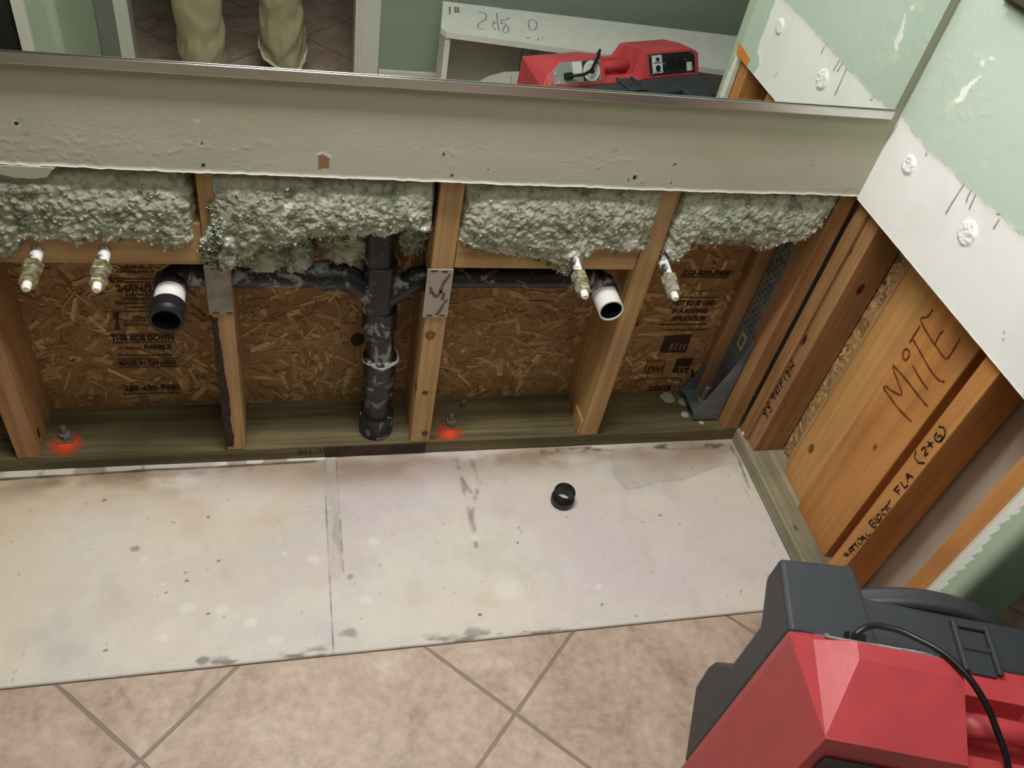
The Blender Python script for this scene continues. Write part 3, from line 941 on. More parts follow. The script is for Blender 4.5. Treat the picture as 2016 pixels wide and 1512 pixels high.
def bw_col(U, V):
    Z = bw_z(U, V)
    C = np.tile(np.array(lin((184, 181, 160))), (len(U), 1))
    C = mixc(C, (194, 191, 174), sstep(0.095, 0.06, V + 0.03 * (fbm(U * 3, V * 5, 51) - .5)) * 0.9)
    C = mixc(C, (176, 176, 150), sstep(.5, .7, fbm(U * 6, V * 6, 52)) * 0.35)
    C = mixc(C, (240, 238, 226), sstep(0.0042, 0.0012, V + 0.002 * (fbm(U * 60, V, 53) - .5)))
    for p, r_ in hw:
        d = np.hypot(U - p[0], Z - p[2])
        C = mixc(C, (230, 228, 216), sstep(r_ * 1.6, r_ * 1.1, d) * 0.6)
        C = mixc(C, (30, 26, 22), sstep(r_ * 1.15, r_ * 0.8, d))
    ins = inpoly(U, Z, [(p[0], p[2]) for p in brw]).astype(float)
    e = polydist(U, Z, [(p[0], p[2]) for p in (brw[0], brw[1], brw[2])])
    C = mixc(C, (150, 116, 82), ins)
    C = mixc(C, (244, 240, 228), sstep(0.003, 0.001, e) * 0.9)
    for (u, v, r_) in ((388, 237, .0035), (1212, 297, .004), (40, 235, .004), (52, 264, .004), (1600, 325, .003)):
        p = px(u, v, 'y', -0.0127); d = np.hypot((U - p[0]) * 0.5, Z - p[2])
        C = mixc(C, (150, 148, 132) if u != 388 else (230, 228, 214), sstep(r_, r_ * .5, d) * 0.6)
    return C


def bw_pos(U, V, D):
    return np.stack([U, -0.0127 - D, bw_z(U, V)], -1)


wb = grid_surface('wall_back', us, ts, bw_pos, bw_col, M_VC, disp=bw_disp)
struct(wb)
# broken gypsum edge and back paper of the same sheet
V = []; F = []
for k, x in enumerate(us):
    zf = float(bw_z(np.array([x]), np.array([0.0]))[0])
    V += [(x, -0.0142, zf), (x, -0.011, zf - 0.0012 * rnd.random()), (x, -0.005, zf + 0.0015 * rnd.random()), (x, 0.0, zf + 0.001), (x, 0.0, 2.40)]
for k in range(len(us) - 1):
    a = 5 * k
    for j in range(4): F.append((a + j, a + 5 + j, a + 6 + j, a + j + 1))
struct(mesh_obj('wall_back.001', V, F, M_WHITE))

# ------------------------------------------------------------------ right wall drywall
XD = -0.0127
tear = [(1776, 228), (1800, 262), (1812, 275), (1830, 300), (1853, 318), (1866, 330), (1880, 340), (1890, 353), (1910, 372), (1940, 400), (1975, 432), (2016, 468), (2060, 508)]
tw = np.array([px(u, v, 'x', XD) for u, v in tear])
mt = [(1527, 0), (1510, 50), (1500, 72), (1491, 103), (1496, 112), (1495, 130), (1487, 142)]
mw = np.array([px(u, v, 'x', XD, True) for u, v in mt])     # ragged upright tear near the wall end
YE = -0.672
ys = np.append(np.arange(-0.650, -0.0127, 0.0026), -0.0127)
ts2 = np.concatenate([np.linspace(0, 0.46, 180), [0.5, 0.7, 1.1, 1.67]])


def rw_z(Y, V):
    return 0.731 + V + 0.0010 * (fbm(Y * 60, 0 * Y, 61) - .5) * (V < 0.002)


def rw_masks(Y, V):
    Z = rw_z(Y, V)
    n = fbm(Y * 70, Z * 70, 63) - .5; n2 = fbm(Y * 18, Z * 18, 64) - .5
    zt = np.interp(-Y, -tw[:, 1], tw[:, 2])
    zt = np.where(Y > tw[0, 1], 0.925, zt)
    yl = np.interp(Z, mw[::-1, 2], mw[::-1, 1])
    dz = zt - Z + 0.007 * n + 0.004 * n2
    dy = Y - yl + 0.012 * n + 0.010 * n2
    return Z, n, dz, dy


mud = [(1790, 325, .0175), (1905, 459, .0215)]
mudw = [(px(u, v, 'x', XD), r_) for u, v, r_ in mud]
mudm = [(px(1536, 52, 'x', XD, True), .017)]


def rw_disp(Y, V):
    Z, n, dz, dy = rw_masks(Y, V)
    w = sstep(-0.001, 0.001, np.minimum(dz, dy))
    D = 0.0010 * (1 - w)                         # painted paper stands proud of the torn area
    D = D + 0.0012 * sstep(0.006, 0.0, np.abs(np.minimum(dz, dy) - 0.002)) * (0.4 + n)
    for p, r_ in mudw + mudm:
        d = np.hypot(Y - p[1], (Z - p[2]))
        a = np.arctan2(Z - p[2], Y - p[1])
        D = D + sstep(r_, r_ * 0.8, d) * (0.0012 + 0.0042 * np.abs(np.sin(d / r_ * 7 + a * 1.5 + 16 * n)))
    D = D + 0.0008 * (fbm(Y * 14, Z * 14, 66) - .5) + 0.0005 * n
    D = D + 0.0007 * sstep(0.03, 0.0, np.abs(fbm(Y * 25 + Z * 5, Z * 12, 67, 5) - 0.5)) * (1 - w)
    return D


chips = [[(1937, 143), (1918, 158), (1905, 168), (1893, 175), (1890, 190), (1876, 200), (1885, 205), (1897, 198), (1903, 185), (1915, 168), (1925, 158)],
         [(1948, 116), (1955, 112), (1962, 116), (1957, 120)], [(1930, 120), (1938, 117), (1940, 126), (1932, 130)]]
scr = [[px(u, v, 'x', XD)[1:] for u, v in c] for c in chips]


def rw_col(Y, V):
    Z, n, dz, dy = rw_masks(Y, V)
    C = np.tile(np.array(lin((196, 212, 196))), (len(Y), 1))
    C = mixc(C, (202, 214, 198), sstep(.45, .7, fbm(Y * 8, Z * 8, 71)) * .5)
    # scraped pale zone around the tear
    C = mixc(C, (212, 220, 204), sstep(-0.007, -0.001, np.minimum(dz, dy)) * .6)
    w = sstep(-0.001, 0.001, np.minimum(dz, dy))
    C = mixc(C, (248, 248, 244), w)
    C = mixc(C, (238, 238, 232), w * sstep(.5, .7, fbm(Y * 10, Z * 10, 72)) * .4)
    for c in scr:
        ins = inpoly(Y + 0.004 * n, Z + 0.004 * n, [(q[0], q[1]) for q in c]).astype(float)
        C = mixc(C, (246, 248, 238), ins)
    # second, lower faded smear next to the big chip
    q = px(1868, 208, 'x', XD); d = np.hypot((Y - q[1]), (Z - q[2])) / 0.012 + n * 1.6
    C = mixc(C, (212, 220, 200), sstep(1, .6, d) * .8)
    C = mixc(C, (250, 250, 246), sstep(0.004, 0.0, V) * .7)
    for p, r_ in mudw + mudm:
        d = np.hypot(Y - p[1], Z - p[2]); C = mixc(C, (250, 250, 246), sstep(r_ * 1.1, r_ * .9, d) * .8)
    # dark nick
    for (u, v) in ((1977, 655), (1975, 668), (1824, 305)):
        p = px(u, v, 'x', XD); d = np.hypot(Y - p[1], Z - p[2]) / 0.0035 + 1.4 * n
        C = mixc(C, (120, 120, 112), sstep(1.1, .6, d) * .7)
    return C


wr = grid_surface('wall_right', ys, ts2, lambda Y, V, D: np.stack([XD - D, Y, rw_z(Y, V)], -1), rw_col, M_VC, disp=rw_disp)
struct(wr)
V = []; F = []
for k, y in enumerate(ys):
    zf = 0.731
    V += [(-0.0137, y, zf), (-0.010, y, zf - 0.0010 * rnd.random()), (-0.004, y, zf + 0.001 * rnd.random()), (-0.0005, y, zf + 0.0008), (-0.0005, y, 2.40)]
for k in range(len(ys) - 1):
    a = 5 * k
    for j in range(4): F.append((a + j, a + j + 1, a + 6 + j, a + 5 + j))
struct(mesh_obj('wall_right.001', V, F, M_WHITE))
tk = [[(1898, 362), (1888, 378), (1874, 400), (1862, 420)], [(1912, 374), (1906, 386), (1902, 398)], [(1921, 383), (1914, 398), (1908, 412)], [(1968, 430), (1962, 440), (1956, 450)], [(1962, 420), (1970, 422)],
      [(1603, 318), (1600, 328)]]
keep(ribbons('pencil_ticks', tk[:-1], 'x', XD - 0.0012, 0.0018, M_PENC, off=0.0006), wr)

# wall end: remaining drywall wraps round a bullnose corner, painted green, torn upright edge towards the bare stud
R_ = 0.019
prof = []
yt = -0.648
prof.append((XD, yt))
for a in np.linspace(0, PI / 2, 12):
    prof.append((XD + R_ - R_ * math.cos(a), YE - 0.008 - R_ * math.sin(a) + R_ * 0 ))
prof.append((0.10, YE - 0.008 - R_))
for a in np.linspace(0, PI / 2, 10):
    prof.append((0.115 + R_ * math.sin(a) - 0.0, YE - 0.008 - R_ + R_ * (1 - math.cos(a))))
prof.append((0.134, YB))
zs = np.concatenate([np.linspace(0.0, 0.80, 330), np.linspace(0.83, 2.40, 12)])
V = []; F = []; Cc = []
gw, ww = np.array(lin((182, 198, 172))), np.array(lin((238, 238, 230)))
nP = len(prof)
# subdivide the first flat piece so the tear can be painted and stand out
pr = []
for k in range(20): pr.append((XD, yt + (prof[1][1] - yt) * k / 19.0))
pr += prof[2:]
nP = len(pr)
for zi in zs:
    for j, (x, y) in enumerate(pr):
        wt = 0.005 + 0.016 * float(fbm(np.array([zi * 14]), np.array([.5]), 81)[0]) + 0.006 * ((zi * 38) % 1.0)
        if zi > 0.735: wt = -1
        d = yt - y
        torn = d < wt and j < 20 and x < -0.005
        yy = y
        if j == 0 and zi < 0.735: yy = y + 0.003 * float(vnoise(np.array([zi * 90]), np.array([1.5]), 83)[0])
        V.append((x + (0.0008 if torn else 0), yy, zi)); Cc.append(ww if torn else gw)
for i in range(len(zs) - 1):
    for j in range(nP - 1):
        a = i * nP + j; F.append((a, a + nP, a + nP + 1, a + 1))
struct(mesh_obj('wall_right.002', V, F, M_VC, cols=np.array(Cc), smooth=True))
struct(box('wall_right.003', (-0.0118, YE - 0.004, 0.0), (0.0, yt - 0.001, 0.735), M_WHITE))
# metal corner bead seen in the mirror
cb = box('corner_bead', (-0.0125, -0.6485, 0.04), (-0.0002, -0.6455, 0.731), M_WHITE, 0.0008)
tag(cb, 'white crusted corner bead edge standing beside the bare orange stud', 'corner bead')
P = [px(u, v, 'x', -0.0145, True) for u, v in ((1456, 84), (1477, 117), (1470, 131), (1449, 107))]
o = mesh_obj('orange_tag', [tuple(p) for p in P] + [(p[0] + .0012, p[1], p[2]) for p in P], [(0, 1, 2, 3), (7, 6, 5, 4), (0, 4, 5, 1), (1, 5, 6, 2), (2, 6, 7, 3), (3, 7, 4, 0)], plain('orange_tag_board', (224, 140, 66), .7))
tag(o, 'small flat orange piece on the green wall end, seen in the mirror above the cut', 'tag')
# small shallow wall cabinet whose lower corner shows at the top right
cabx = empty('wall_cabinet', (XD, -0.30, 1.148))
tag(cabx, 'dark shallow cabinet on the right wall, only its lower edge in view', 'cabinet')
bm = bmesh.new(); box_bm(bm, (-0.012, -0.20, 0.0), (-0.001, 0.195, 0.55), 0.002); bm_obj('frame', bm, plain('dark_cabinet_frame', (82, 80, 62), 0.5), cabx)
bm = bmesh.new(); box_bm(bm, (-0.030, -0.185, 0.012), (-0.012, 0.18, 0.54), 0.003); bm_obj('door', bm, plain('dark_cabinet_door', (74, 70, 52), 0.45), cabx)

# ------------------------------------------------------------------ rest of the room (seen in the mirror)
YO = -1.82
struct(box('ceiling', (-3.2, -3.4, 2.44), (1.6, 0.16, 2.46), M_CEIL))
bm = bmesh.new()
box_bm(bm, (-0.775, YO - 0.10, 0.0), (1.6, YO, 2.44))
box_bm(bm, (-1.69, YO - 0.10, 2.05), (-0.775, YO, 2.44))
struct(bm_obj('wall_front', bm, M_GREEN))
struct(box('baseboard_front', (-0.76, YO, 0.0), (1.6, YO + 0.014, 0.088), M_TRIMW, 0.003))
bm = bmesh.new()
box_bm(bm, (-0.850, YO - 0.10, 0.0), (-0.762, YO + 0.012, 2.10), 0.002)
box_bm(bm, (-0.838, YO + 0.008, 0.0), (-0.826, YO + 0.017, 2.10), 0.002)
box_bm(bm, (-1.70, YO - 0.10, 2.03), (-0.762, YO + 0.012, 2.11), 0.002)
struct(bm_obj('trim_2', bm, M_TRIMW))
# left side: pale door edge, grey jamb, bullnosed green pier with torn drywall
struct(box('door_1', (-1.645, YO - 0.10, 0.0), (-1.600, YO - 0.015, 2.03), M_TRIMW, 0.002))
struct(box('trim_3', (-1.705, YO - 0.10, 0.0), (-1.6455, YO - 0.02, 2.05), plain('grey_jamb', (128, 132, 126), 0.6)))
V = []; F = []; Cc = []
pr = [(-1.707, YO - 0.1), (-1.707, YO + .005), (-1.744, -1.55)]
for a in np.linspace(0, PI / 2, 10): pr.append((-1.772 + 0.028 * math.cos(a), -1.50 - 0.028 + 0.028 * math.sin(a) + 0.0))
for k in range(1, 12): pr.append((-1.772 - 0.0079 * k, -1.50))
nP = len(pr)
zs = np.linspace(0, 2.44, 160)
for zi in zs:
    for j, (x, y) in enumerate(pr):
        e = -1.822 + 0.006 * (float(vnoise(np.array([zi * 40]), np.array([.5]), 91)[0]) - .5)
        V.append((x, y, zi)); Cc.append(ww if x < e else gw)
for i in range(len(zs) - 1):
    for j in range(nP - 1):
        a = i * nP + j; F.append((a, a + 1, a + nP + 1, a + nP))
struct(mesh_obj('wall_left', V, F, M_VC, cols=np.array(Cc), smooth=True))
struct(box('wall_left.001', (-3.2, -1.56, 0), (-1.8595, -1.52, 2.44), plain('cavity_shade', (40, 38, 34), 0.9)))  # slab painted dark in place of the shade inside the open cavity
struct(box('wall_left.002', (-3.24, -3.4, 0), (-3.2, 0.16, 2.44), M_GREEN))
struct(box('wall_right.004', (1.6, -3.4, 0), (1.64, 0.16, 2.44), M_GREEN))
struct(box('wall_front.001', (-3.2, -3.44, 0), (1.6, -3.4, 2.44), M_GREEN))
struct(box('wall_back.002', (0.136, 0.0, 0), (1.6, 0.16, 2.44), M_GREEN))
struct(box('wall_back.003', (-3.2, 0.0, 0), (-2.3, 0.16, 2.44), M_OLIVE))

# ------------------------------------------------------------------ mirror
mir = empty('wall_mirror', (0, 0, 0.9))
tag(mir, 'wide frameless wall mirror above the opened wall, held in a chrome bottom channel', 'mirror')
X1, X0, ZT, ZB = -0.0365, -2.2, 2.0, 0.918
mo = mesh_obj('glass', [(X0, MY, ZB - .9), (X1, MY, ZB - .9), (X1, MY, ZT - .9), (X0, MY, ZT - .9),
                        (X0, MY + .0055, ZB - .9), (X1, MY + .0055, ZB - .9), (X1, MY + .0055, ZT - .9), (X0, MY + .0055, ZT - .9)],
              [(0, 1, 2, 3), (5, 4, 7, 6), (0, 4, 5, 1), (1, 5, 6, 2), (2, 6, 7, 3), (3, 7, 4, 0)], parent=mir, mats=[M_MIRROR, M_GEDGE], midx=[0, 1, 1, 1, 1, 1])
bm = bmesh.new()
zc = 0.9025 - .9
box_bm(bm, (X0, -0.0228, zc), (X1 + 0.002, -0.0213, zc + 0.0155), 0.0005)
box_bm(bm, (X0, -0.0213, zc), (X1 + 0.002, -0.0140, zc + 0.003), 0.0)
bm_obj('bottom_channel', bm, M_CHROME, mir)
tube('glint_bead', [(X0, -0.0222, zc + 0.0155), (X1 + 0.002, -0.0222, zc + 0.0155)], 0.0011, M_CHROME, mir, 12)  # thin tube added along the lip to catch the vanity light

# ------------------------------------------------------------------ insulation
def insulation(name, poly_px, label, seed, yf=-0.004, bulge=0.016, ztop=0.765, x0=None, x1=None, tone=(1, 1, 1), deep=None):
    P = [px(u, v, 'y', 0.0) for u, v in poly_px]
    lowx = np.array([p[0] for p in P]); lowz = np.array([p[2] for p in P])
    xa, xb = x0 if x0 is not None else lowx.min(), x1 if x1 is not None else lowx.max()
    r = np.random.default_rng(seed)
    st = 0.0023
    us = np.arange(xa, xb, st); zmin = lowz.min() - 0.02
    vs = np.arange(zmin, ztop, st)
    U, Vv = np.meshgrid(us, vs); U = U.ravel(); Vv = Vv.ravel()
    zl = np.interp(U, lowx, lowz)
    zl = zl + 0.020 * (fbm(U * 40, 0 * U + seed, seed, 4) - .5) + 0.009 * (vnoise(U * 170, 0 * U, seed + 3) - .5)
    e = Vv - zl
    side = np.minimum(U - xa, xb - U) + 0.012 * (fbm(Vv * 60, U * 10, seed + 5) - .5)
    n1 = fbm(U * 22, Vv * 22, seed + 1, 5, 0.6); n2 = fbm(U * 75, Vv * 75, seed + 2, 3, 0.6)
    up = sstep(0.0, 0.030, e)
    D = bulge * np.sqrt(np.clip(np.minimum(e, side * 1.2) / 0.05, 0, 1)) + 0.012 * (n1 - .5) + 0.004 * (n2 - .5)
    wx = 0.8 * (fbm(U * 50, Vv * 50, seed + 20) - .5); wy = 0.8 * (fbm(U * 50 + 7, Vv * 50, seed + 21) - .5)
    puff = np.clip(1 - worley(U * 75 + wx, Vv * 75 + wy, seed), 0, 1); puff2 = np.clip(1 - worley(U * 150 + 2 * wx, Vv * 150 + 2 * wy, seed + 1), 0, 1)
    D = D + 0.0048 * (puff - .5) * (0.4 + 1.2 * n2) + 0.0020 * (puff2 - .5)
    D = D * (0.15 + 0.85 * sstep(0.732, 0.655, Vv)) - 0.035 * (1 - up) - 0.02 * sstep(0.012, 0, side)
    nearc = sstep(0.7335, 0.7225, Vv + 0.004 * (n2 - .5))
    Y = yf - 0.003 - D * nearc + 0.010 * (1 - nearc)
    X = U + 0.006 * (fbm(U * 60, Vv * 60, seed + 7) - .5)
    Zc = Vv + 0.006 * (fbm(U * 60 + 9, Vv * 60, seed + 8) - .5)
    C = np.tile(np.array(lin((170, 171, 151))) * np.array(tone), (len(U), 1))
    C = mixc(C, (158, 164, 142), sstep(.52, .30, n1) * .6)
    C = mixc(C, (128, 136, 112), sstep(.40, .22, n2) * .7)
    n3 = fbm(U * 130, Vv * 130, seed + 15, 3); n4 = fbm(U * 48, Vv * 60, seed + 16, 4)
    C = mixc(C, (188, 188, 170), sstep(.52, .68, n4) * .55)
    C = mixc(C, (116, 122, 98), sstep(.40, .26, n3) * .35)  # fine pits, shade put into the colour
    C = mixc(C, (122, 128, 104), sstep(.45, .20, puff) * .55)  # creases between puffs darkened in the colour, on top of their real shade
    C = mixc(C, (96, 104, 80), sstep(.38, .28, n4) * .6)  # broader pits painted dark instead of being dented deeper
    C = mixc(C, (240, 240, 234), sstep(.50, .62, fbm(U * 24, Vv * 40, seed + 11)) * sstep(0.05, 0.0, e) * .85)
    for (u, v, rr) in ((563, 405, .010), (772, 466, .020), (440, 425, .014), (450, 470, .010), (1130, 498, .018), (1240, 470, .016), (1245, 490, .022), (1310, 500, .014), (1190, 510, .012), (205, 480, .012), (140, 500, .010), (68, 490, .009), (1470, 490, .014), (845, 445, .012)):
        p = px(u, v, 'y', -0.01); dd = np.hypot(U - p[0], Vv - p[2]) / rr + 1.8 * (fbm(U * 120, Vv * 120, 19) - .5)
        C = mixc(C, (244, 244, 238), sstep(1.0, 0.4, dd) * .85)
    kp = (e > 0) & (side > 0)
    nu, nv = len(us), len(vs)
    idx = np.arange(nu * nv).reshape(nv, nu)
    q = np.stack([idx[:-1, :-1], idx[:-1, 1:], idx[1:, 1:], idx[1:, :-1]], -1).reshape(-1, 4)
    q = q[kp[q].all(1)]
    VV = list(np.stack([X, Y, Zc], -1)); CC = list(C); FF = [tuple(f) for f in q]
    # loose tufts: small bent scraps over the face and along the hanging edge
    good = np.where(kp)[0]
    edge = good[(e[good] < 0.022)]
    nt_ = int(len(good) * 0.035)
    picks = np.concatenate([r.choice(good, nt_), r.choice(edge, int(len(edge) * 0.55))]) if len(edge) else r.choice(good, nt_)
    for i in picks:
        c = np.array([X[i], Y[i] - r.uniform(0, 0.0015), Zc[i]]) + r.normal(0, 0.0022, 3)
        if c[2] > 0.74: continue
        s = r.uniform(0.0015, 0.0040)
        a = r.normal(size=3); a /= np.linalg.norm(a); b_ = r.normal(size=3); b_ -= a * (a @ b_); b_ /= np.linalg.norm(b_)
        nn = np.cross(a, b_)
        col = C[i] * r.uniform(0.80, 1.0)
        if e[i] < 0.03 and r.random() < 0.25: col = np.array(lin((238, 238, 232)))
        b0 = len(VV)
        for (p_, q_, h) in ((-1, -.5, 0), (0, -.9, .5), (1, -.3, 0), (.8, .6, .2), (0, 1, .6), (-.9, .5, .1)):
            VV.append(c + s * (a * p_ * r.uniform(.6, 1.2) + b_ * q_ * r.uniform(.6, 1.2) + nn * h)); CC.append(np.clip(col * r.uniform(.9, 1.1), 0, 0.95))
        FF.append((b0, b0 + 1, b0 + 4, b0 + 5)); FF.append((b0 + 1, b0 + 2, b0 + 3, b0 + 4))
    if deep:
        # darker wad further back in the bay
        for (cx_, cy_, cz_, rx, ry, rz) in deep:
            b0 = len(VV); nn_ = 26
            for i in range(nn_):
                th = PI * i / (nn_ - 1)
                for j in range(nn_):
                    ph = 2 * PI * j / (nn_ - 1)
                    dr = np.array([math.sin(th) * math.cos(ph), math.sin(th) * math.sin(ph), math.cos(th)])
                    k = 1 + 0.28 * mnoise.fractal(Vector(dr * 3.4 + np.array([cx_ * 40, seed, 0])), 0.7, 2.0, 5)
                    VV.append(np.array([cx_, cy_, cz_]) + dr * k * np.array([rx, ry, rz]))
                    CC.append(np.array(lin((172, 178, 156))) * (0.35 + 0.65 * k))
            for i in range(nn_ - 1):
                for j in range(nn_ - 1):
                    a = b0 + i * nn_ + j; FF.append((a, a + 1, a + nn_ + 1, a + nn_))
            for _ in range(500):
                dr = r.normal(size=3); dr /= np.linalg.norm(dr)
                c = np.array([cx_, cy_, cz_]) + dr * np.array([rx, ry, rz]) * r.uniform(.9, 1.15); s = r.uniform(0.0015, 0.004)
                a = r.normal(size=3); a /= np.linalg.norm(a); b_ = np.cross(a, r.normal(size=3)); b_ /= np.linalg.norm(b_)
                col = np.array(lin((176, 180, 160))) * r.uniform(.7, 1.1); k0 = len(VV)
                for (p_, q_) in ((-1, -.6), (1, -.5), (.9, .7), (-.8, .6)): VV.append(c + s * (a * p_ + b_ * q_)); CC.append(col)
                FF.append((k0, k0 + 1, k0 + 2, k0 + 3))
    o = mesh_obj(name, VV, FF, M_INS, cols=np.array(CC))
    return tag(o, label, 'insulation', 'insulation filling the stud bays')


insulation('insulation_fill', [(-420, 500), (-200, 505), (0, 508), (25, 522), (45, 500), (60, 482), (100, 486), (140, 492), (152, 502), (180, 500), (205, 478), (222, 492), (300, 490), (340, 505), (372, 496), (396, 488)],
           'fluffy pale green insulation in the left bay, over the two left water stubs', 21, x1=-1.237, yf=0.004)
insulation('insulation_fill', [(402, 470), (412, 520), (430, 545), (445, 552), (460, 540), (470, 515), (492, 520), (520, 495), (560, 500), (600, 490), (650, 480), (700, 478), (725, 482), (770, 476), (800, 468), (830, 470), (858, 478)],
           'fluffy pale green insulation in the bay of the black stack', 22, x0=-1.215, x1=-0.836, yf=0.002,
           deep=[(-1.13, 0.045, 0.545, 0.045, 0.03, 0.05), (-1.075, 0.05, 0.535, 0.028, 0.03, 0.05), (-0.985, 0.06, 0.555, 0.05, 0.03, 0.05), (-0.86, 0.075, 0.565, 0.03, 0.03, 0.045), (-1.17, 0.04, 0.57, 0.03, 0.03, 0.05)])
insulation('insulation_fill', [(886, 490), (930, 503), (965, 510), (1040, 516), (1075, 528), (1110, 545), (1140, 530), (1160, 505), (1190, 498), (1215, 512), (1240, 505), (1268, 498), (1290, 490)],
           'fluffy pale insulation in the bay above the right drain arm, white at its lower edge', 23, x0=-0.792, x1=-0.408, yf=0.002)
insulation('insulation_fill', [(1290, 498), (1318, 530), (1340, 512), (1352, 488), (1400, 497), (1460, 484), (1500, 506), (1530, 492), (1560, 490), (1590, 470), (1625, 435), (1642, 412)],
           'fluffy pale insulation in the corner bay beside the punched steel strap', 24, x0=-0.378, x1=-0.036, yf=0.002)
# clumps stuck across stud B
r = np.random.default_rng(99)
VV = []; FF = []; CC = []
for _ in range(1500):
    t = r.random()
    u = 405 + 35 * r.random() + 12 * math.sin(t * 7); v = 395 + 140 * t
    if u > 438: u -= 8
    w_ = math.exp(-((t - 0.45) / 0.33) ** 2)
    c = px(u, v, 'y', -0.001) + np.array([0, -r.uniform(0, 0.018) * w_, 0]); s = r.uniform(0.002, 0.006)
    if r.random() > w_ + 0.1: continue
    a = r.normal(size=3); a /= np.linalg.norm(a); b_ = np.cross(a, r.normal(size=3)); b_ /= np.linalg.norm(b_)
    col = np.array(lin((184, 188, 166))) * r.uniform(.7, 1.15); k0 = len(VV)
    for (p_, q_) in ((-1, -.6), (1, -.5), (.9, .7), (-.8, .6)): VV.append(c + s * (a * p_ + b_ * q_)); CC.append(np.clip(col, 0, .95))
    FF.append((k0, k0 + 1, k0 + 2, k0 + 3))
tag(mesh_obj('insulation_tuft', VV, FF, M_INS, cols=np.array(CC)), 'ragged tuft of insulation stuck across the stud with the bark edge', 'insulation', kind='stuff')

flap = [px(u, v, 'y', -0.020) for u, v in ((-80, 322), (108, 331), (100, 338), (92, 349), (70, 352), (30, 350), (0, 343), (-80, 345))]
o = mesh_obj('torn_drywall_flap', [tuple(p) for p in flap] + [tuple(p + np.array([0, 0.0015, 0])) for p in flap], [tuple(range(8)), tuple(range(15, 7, -1))] + [(i, (i + 1) % 8, 8 + (i + 1) % 8, 8 + i) for i in range(8)], M_OLIVE)
tag(o, 'torn olive paper flap hanging over the insulation at the far left', 'paper flap')

# ------------------------------------------------------------------ drain pipes
drain = empty('drain_stack', (-0.909, 0.047, 0.038))
tag(drain, 'dusty black plastic drain stack with two side arms and stub-outs in the back wall', 'drain pipe')
DO = np.array([-0.909, 0.047, 0.038])
PY = 0.047


def dtube(name, path, rad, mat=M_ABS, parent=drain, seg=28, n=6, cap=True):
    pts = catmull(path, n) if len(path) > 2 else path
    if not np.isscalar(rad) and len(path) > 2:
        rad = np.interp(np.linspace(0, 1, len(pts)), np.linspace(0, 1, len(rad)), rad)
    return tube(name, [np.array(p) - DO for p in pts], rad, mat, parent, seg, cap)


dtube('vertical_pipe', [(-0.907, PY, 0.03), (-0.908, PY, 0.25), (-0.922, PY, 0.50), (-0.924, PY, 0.60), (-0.924, PY, 0.80)], 0.0290)
for z0_, z1_, rr, nm in ((0.039, 0.095, 0.038, 'coupling'), (0.165, 0.262, 0.0345, 'coupling'), (0.262, 0.275, 0.0365, 'coupling'), (0.352, 0.405, 0.0350, 'coupling'), (0.40, 0.52, 0.0325, 'fitting_body')):
    xa = np.interp((z0_ + z1_) / 2, [0.03, 0.25, 0.5, 0.8], [-0.907, -0.908, -0.922, -0.924])
    c0, c1 = (xa, PY, z0_), (xa, PY, z1_)
    lathe(nm, [(rr - 0.012, 0), (rr - 0.002, 0), (rr, 0.002), (rr, z1_ - z0_ - 0.002), (rr - 0.002, z1_ - z0_), (rr - 0.012, z1_ - z0_)], np.array(c0) - DO, (0, 0, 1), M_ABS, drain)
# lint collar
V, F = tube_geo([np.array([-0.9075 + 0.0355 * math.cos(a), PY + 0.0355 * math.sin(a), 0.268 + 0.003 * math.sin(5 * a)]) - DO for a in np.linspace(0, 2 * PI, 60)], [0.0030 + 0.0015 * rnd.random() for _ in range(60)], 8)
mesh_obj('lint_ring', V, F, plain('grey_lint', (168, 166, 156), 1.0, bump=1, bscale=400), drain)
dtube('side_arm', [(-0.915, PY, 0.415), (-0.945, PY, 0.450), (-0.985, PY, 0.480), (-1.04, PY, 0.486), (-1.12, PY, 0.486), (-1.23, PY, 0.486), (-1.275, PY, 0.484), (-1.294, PY - 0.014, 0.478), (-1.297, PY - 0.032, 0.472)], 0.0255)
dtube('side_arm', [(-0.915, PY, 0.425), (-0.885, PY, 0.450), (-0.850, PY, 0.476), (-0.80, PY, 0.483), (-0.70, PY, 0.483), (-0.58, PY, 0.483), (-0.49, PY, 0.482), (-0.468, PY - 0.012, 0.478), (-0.463, PY - 0.03, 0.470)], [0.0255, .025, .025, .023, .0215, .0215, .023, .025, .025])
lathe('wye_hub', [(.02, 0), (.0285, 0), (.0285, .03), (.02, .03)], np.array([-1.005, PY, 0.4845]) - DO, (-1, 0, 0), M_ABS, drain)
lathe('wye_hub', [(.02, 0), (.0275, 0), (.0275, .03), (.02, .03)], np.array([-0.835, PY, 0.480]) - DO, (1, 0, 0), M_ABS, drain)
# left stub: white painted, threaded adapter on its end
e = px(331, 628, 'z', 0.470); yl = e[1]
st = dtube('stub_out', [(-1.297, 0.036, 0.472), (-1.298, yl + 0.03, 0.470)], 0.0262, M_PWHITE)
lathe('threaded_adapter', [(.024, 0), (.030, 0), (.0315, .004), (.0315, .020), (.0285, .022), (.0295, .0245), (.0285, .027), (.0295, .0295), (.0285, .032), (.0290, .0345), (.0285, .040), (.0235, .040), (.0225, .02), (.0225, 0)],
      np.array([-1.298, yl + 0.034, 0.470]) - DO, (-0.02, -1, 0), M_BLKP, drain)
lathe('elbow_hub', [(.02, 0), (.0300, 0), (.0300, .028), (.027, .030), (.02, .03)], np.array([-1.297, 0.040, 0.474]) - DO, (0, -1, 0), M_ABS, drain)
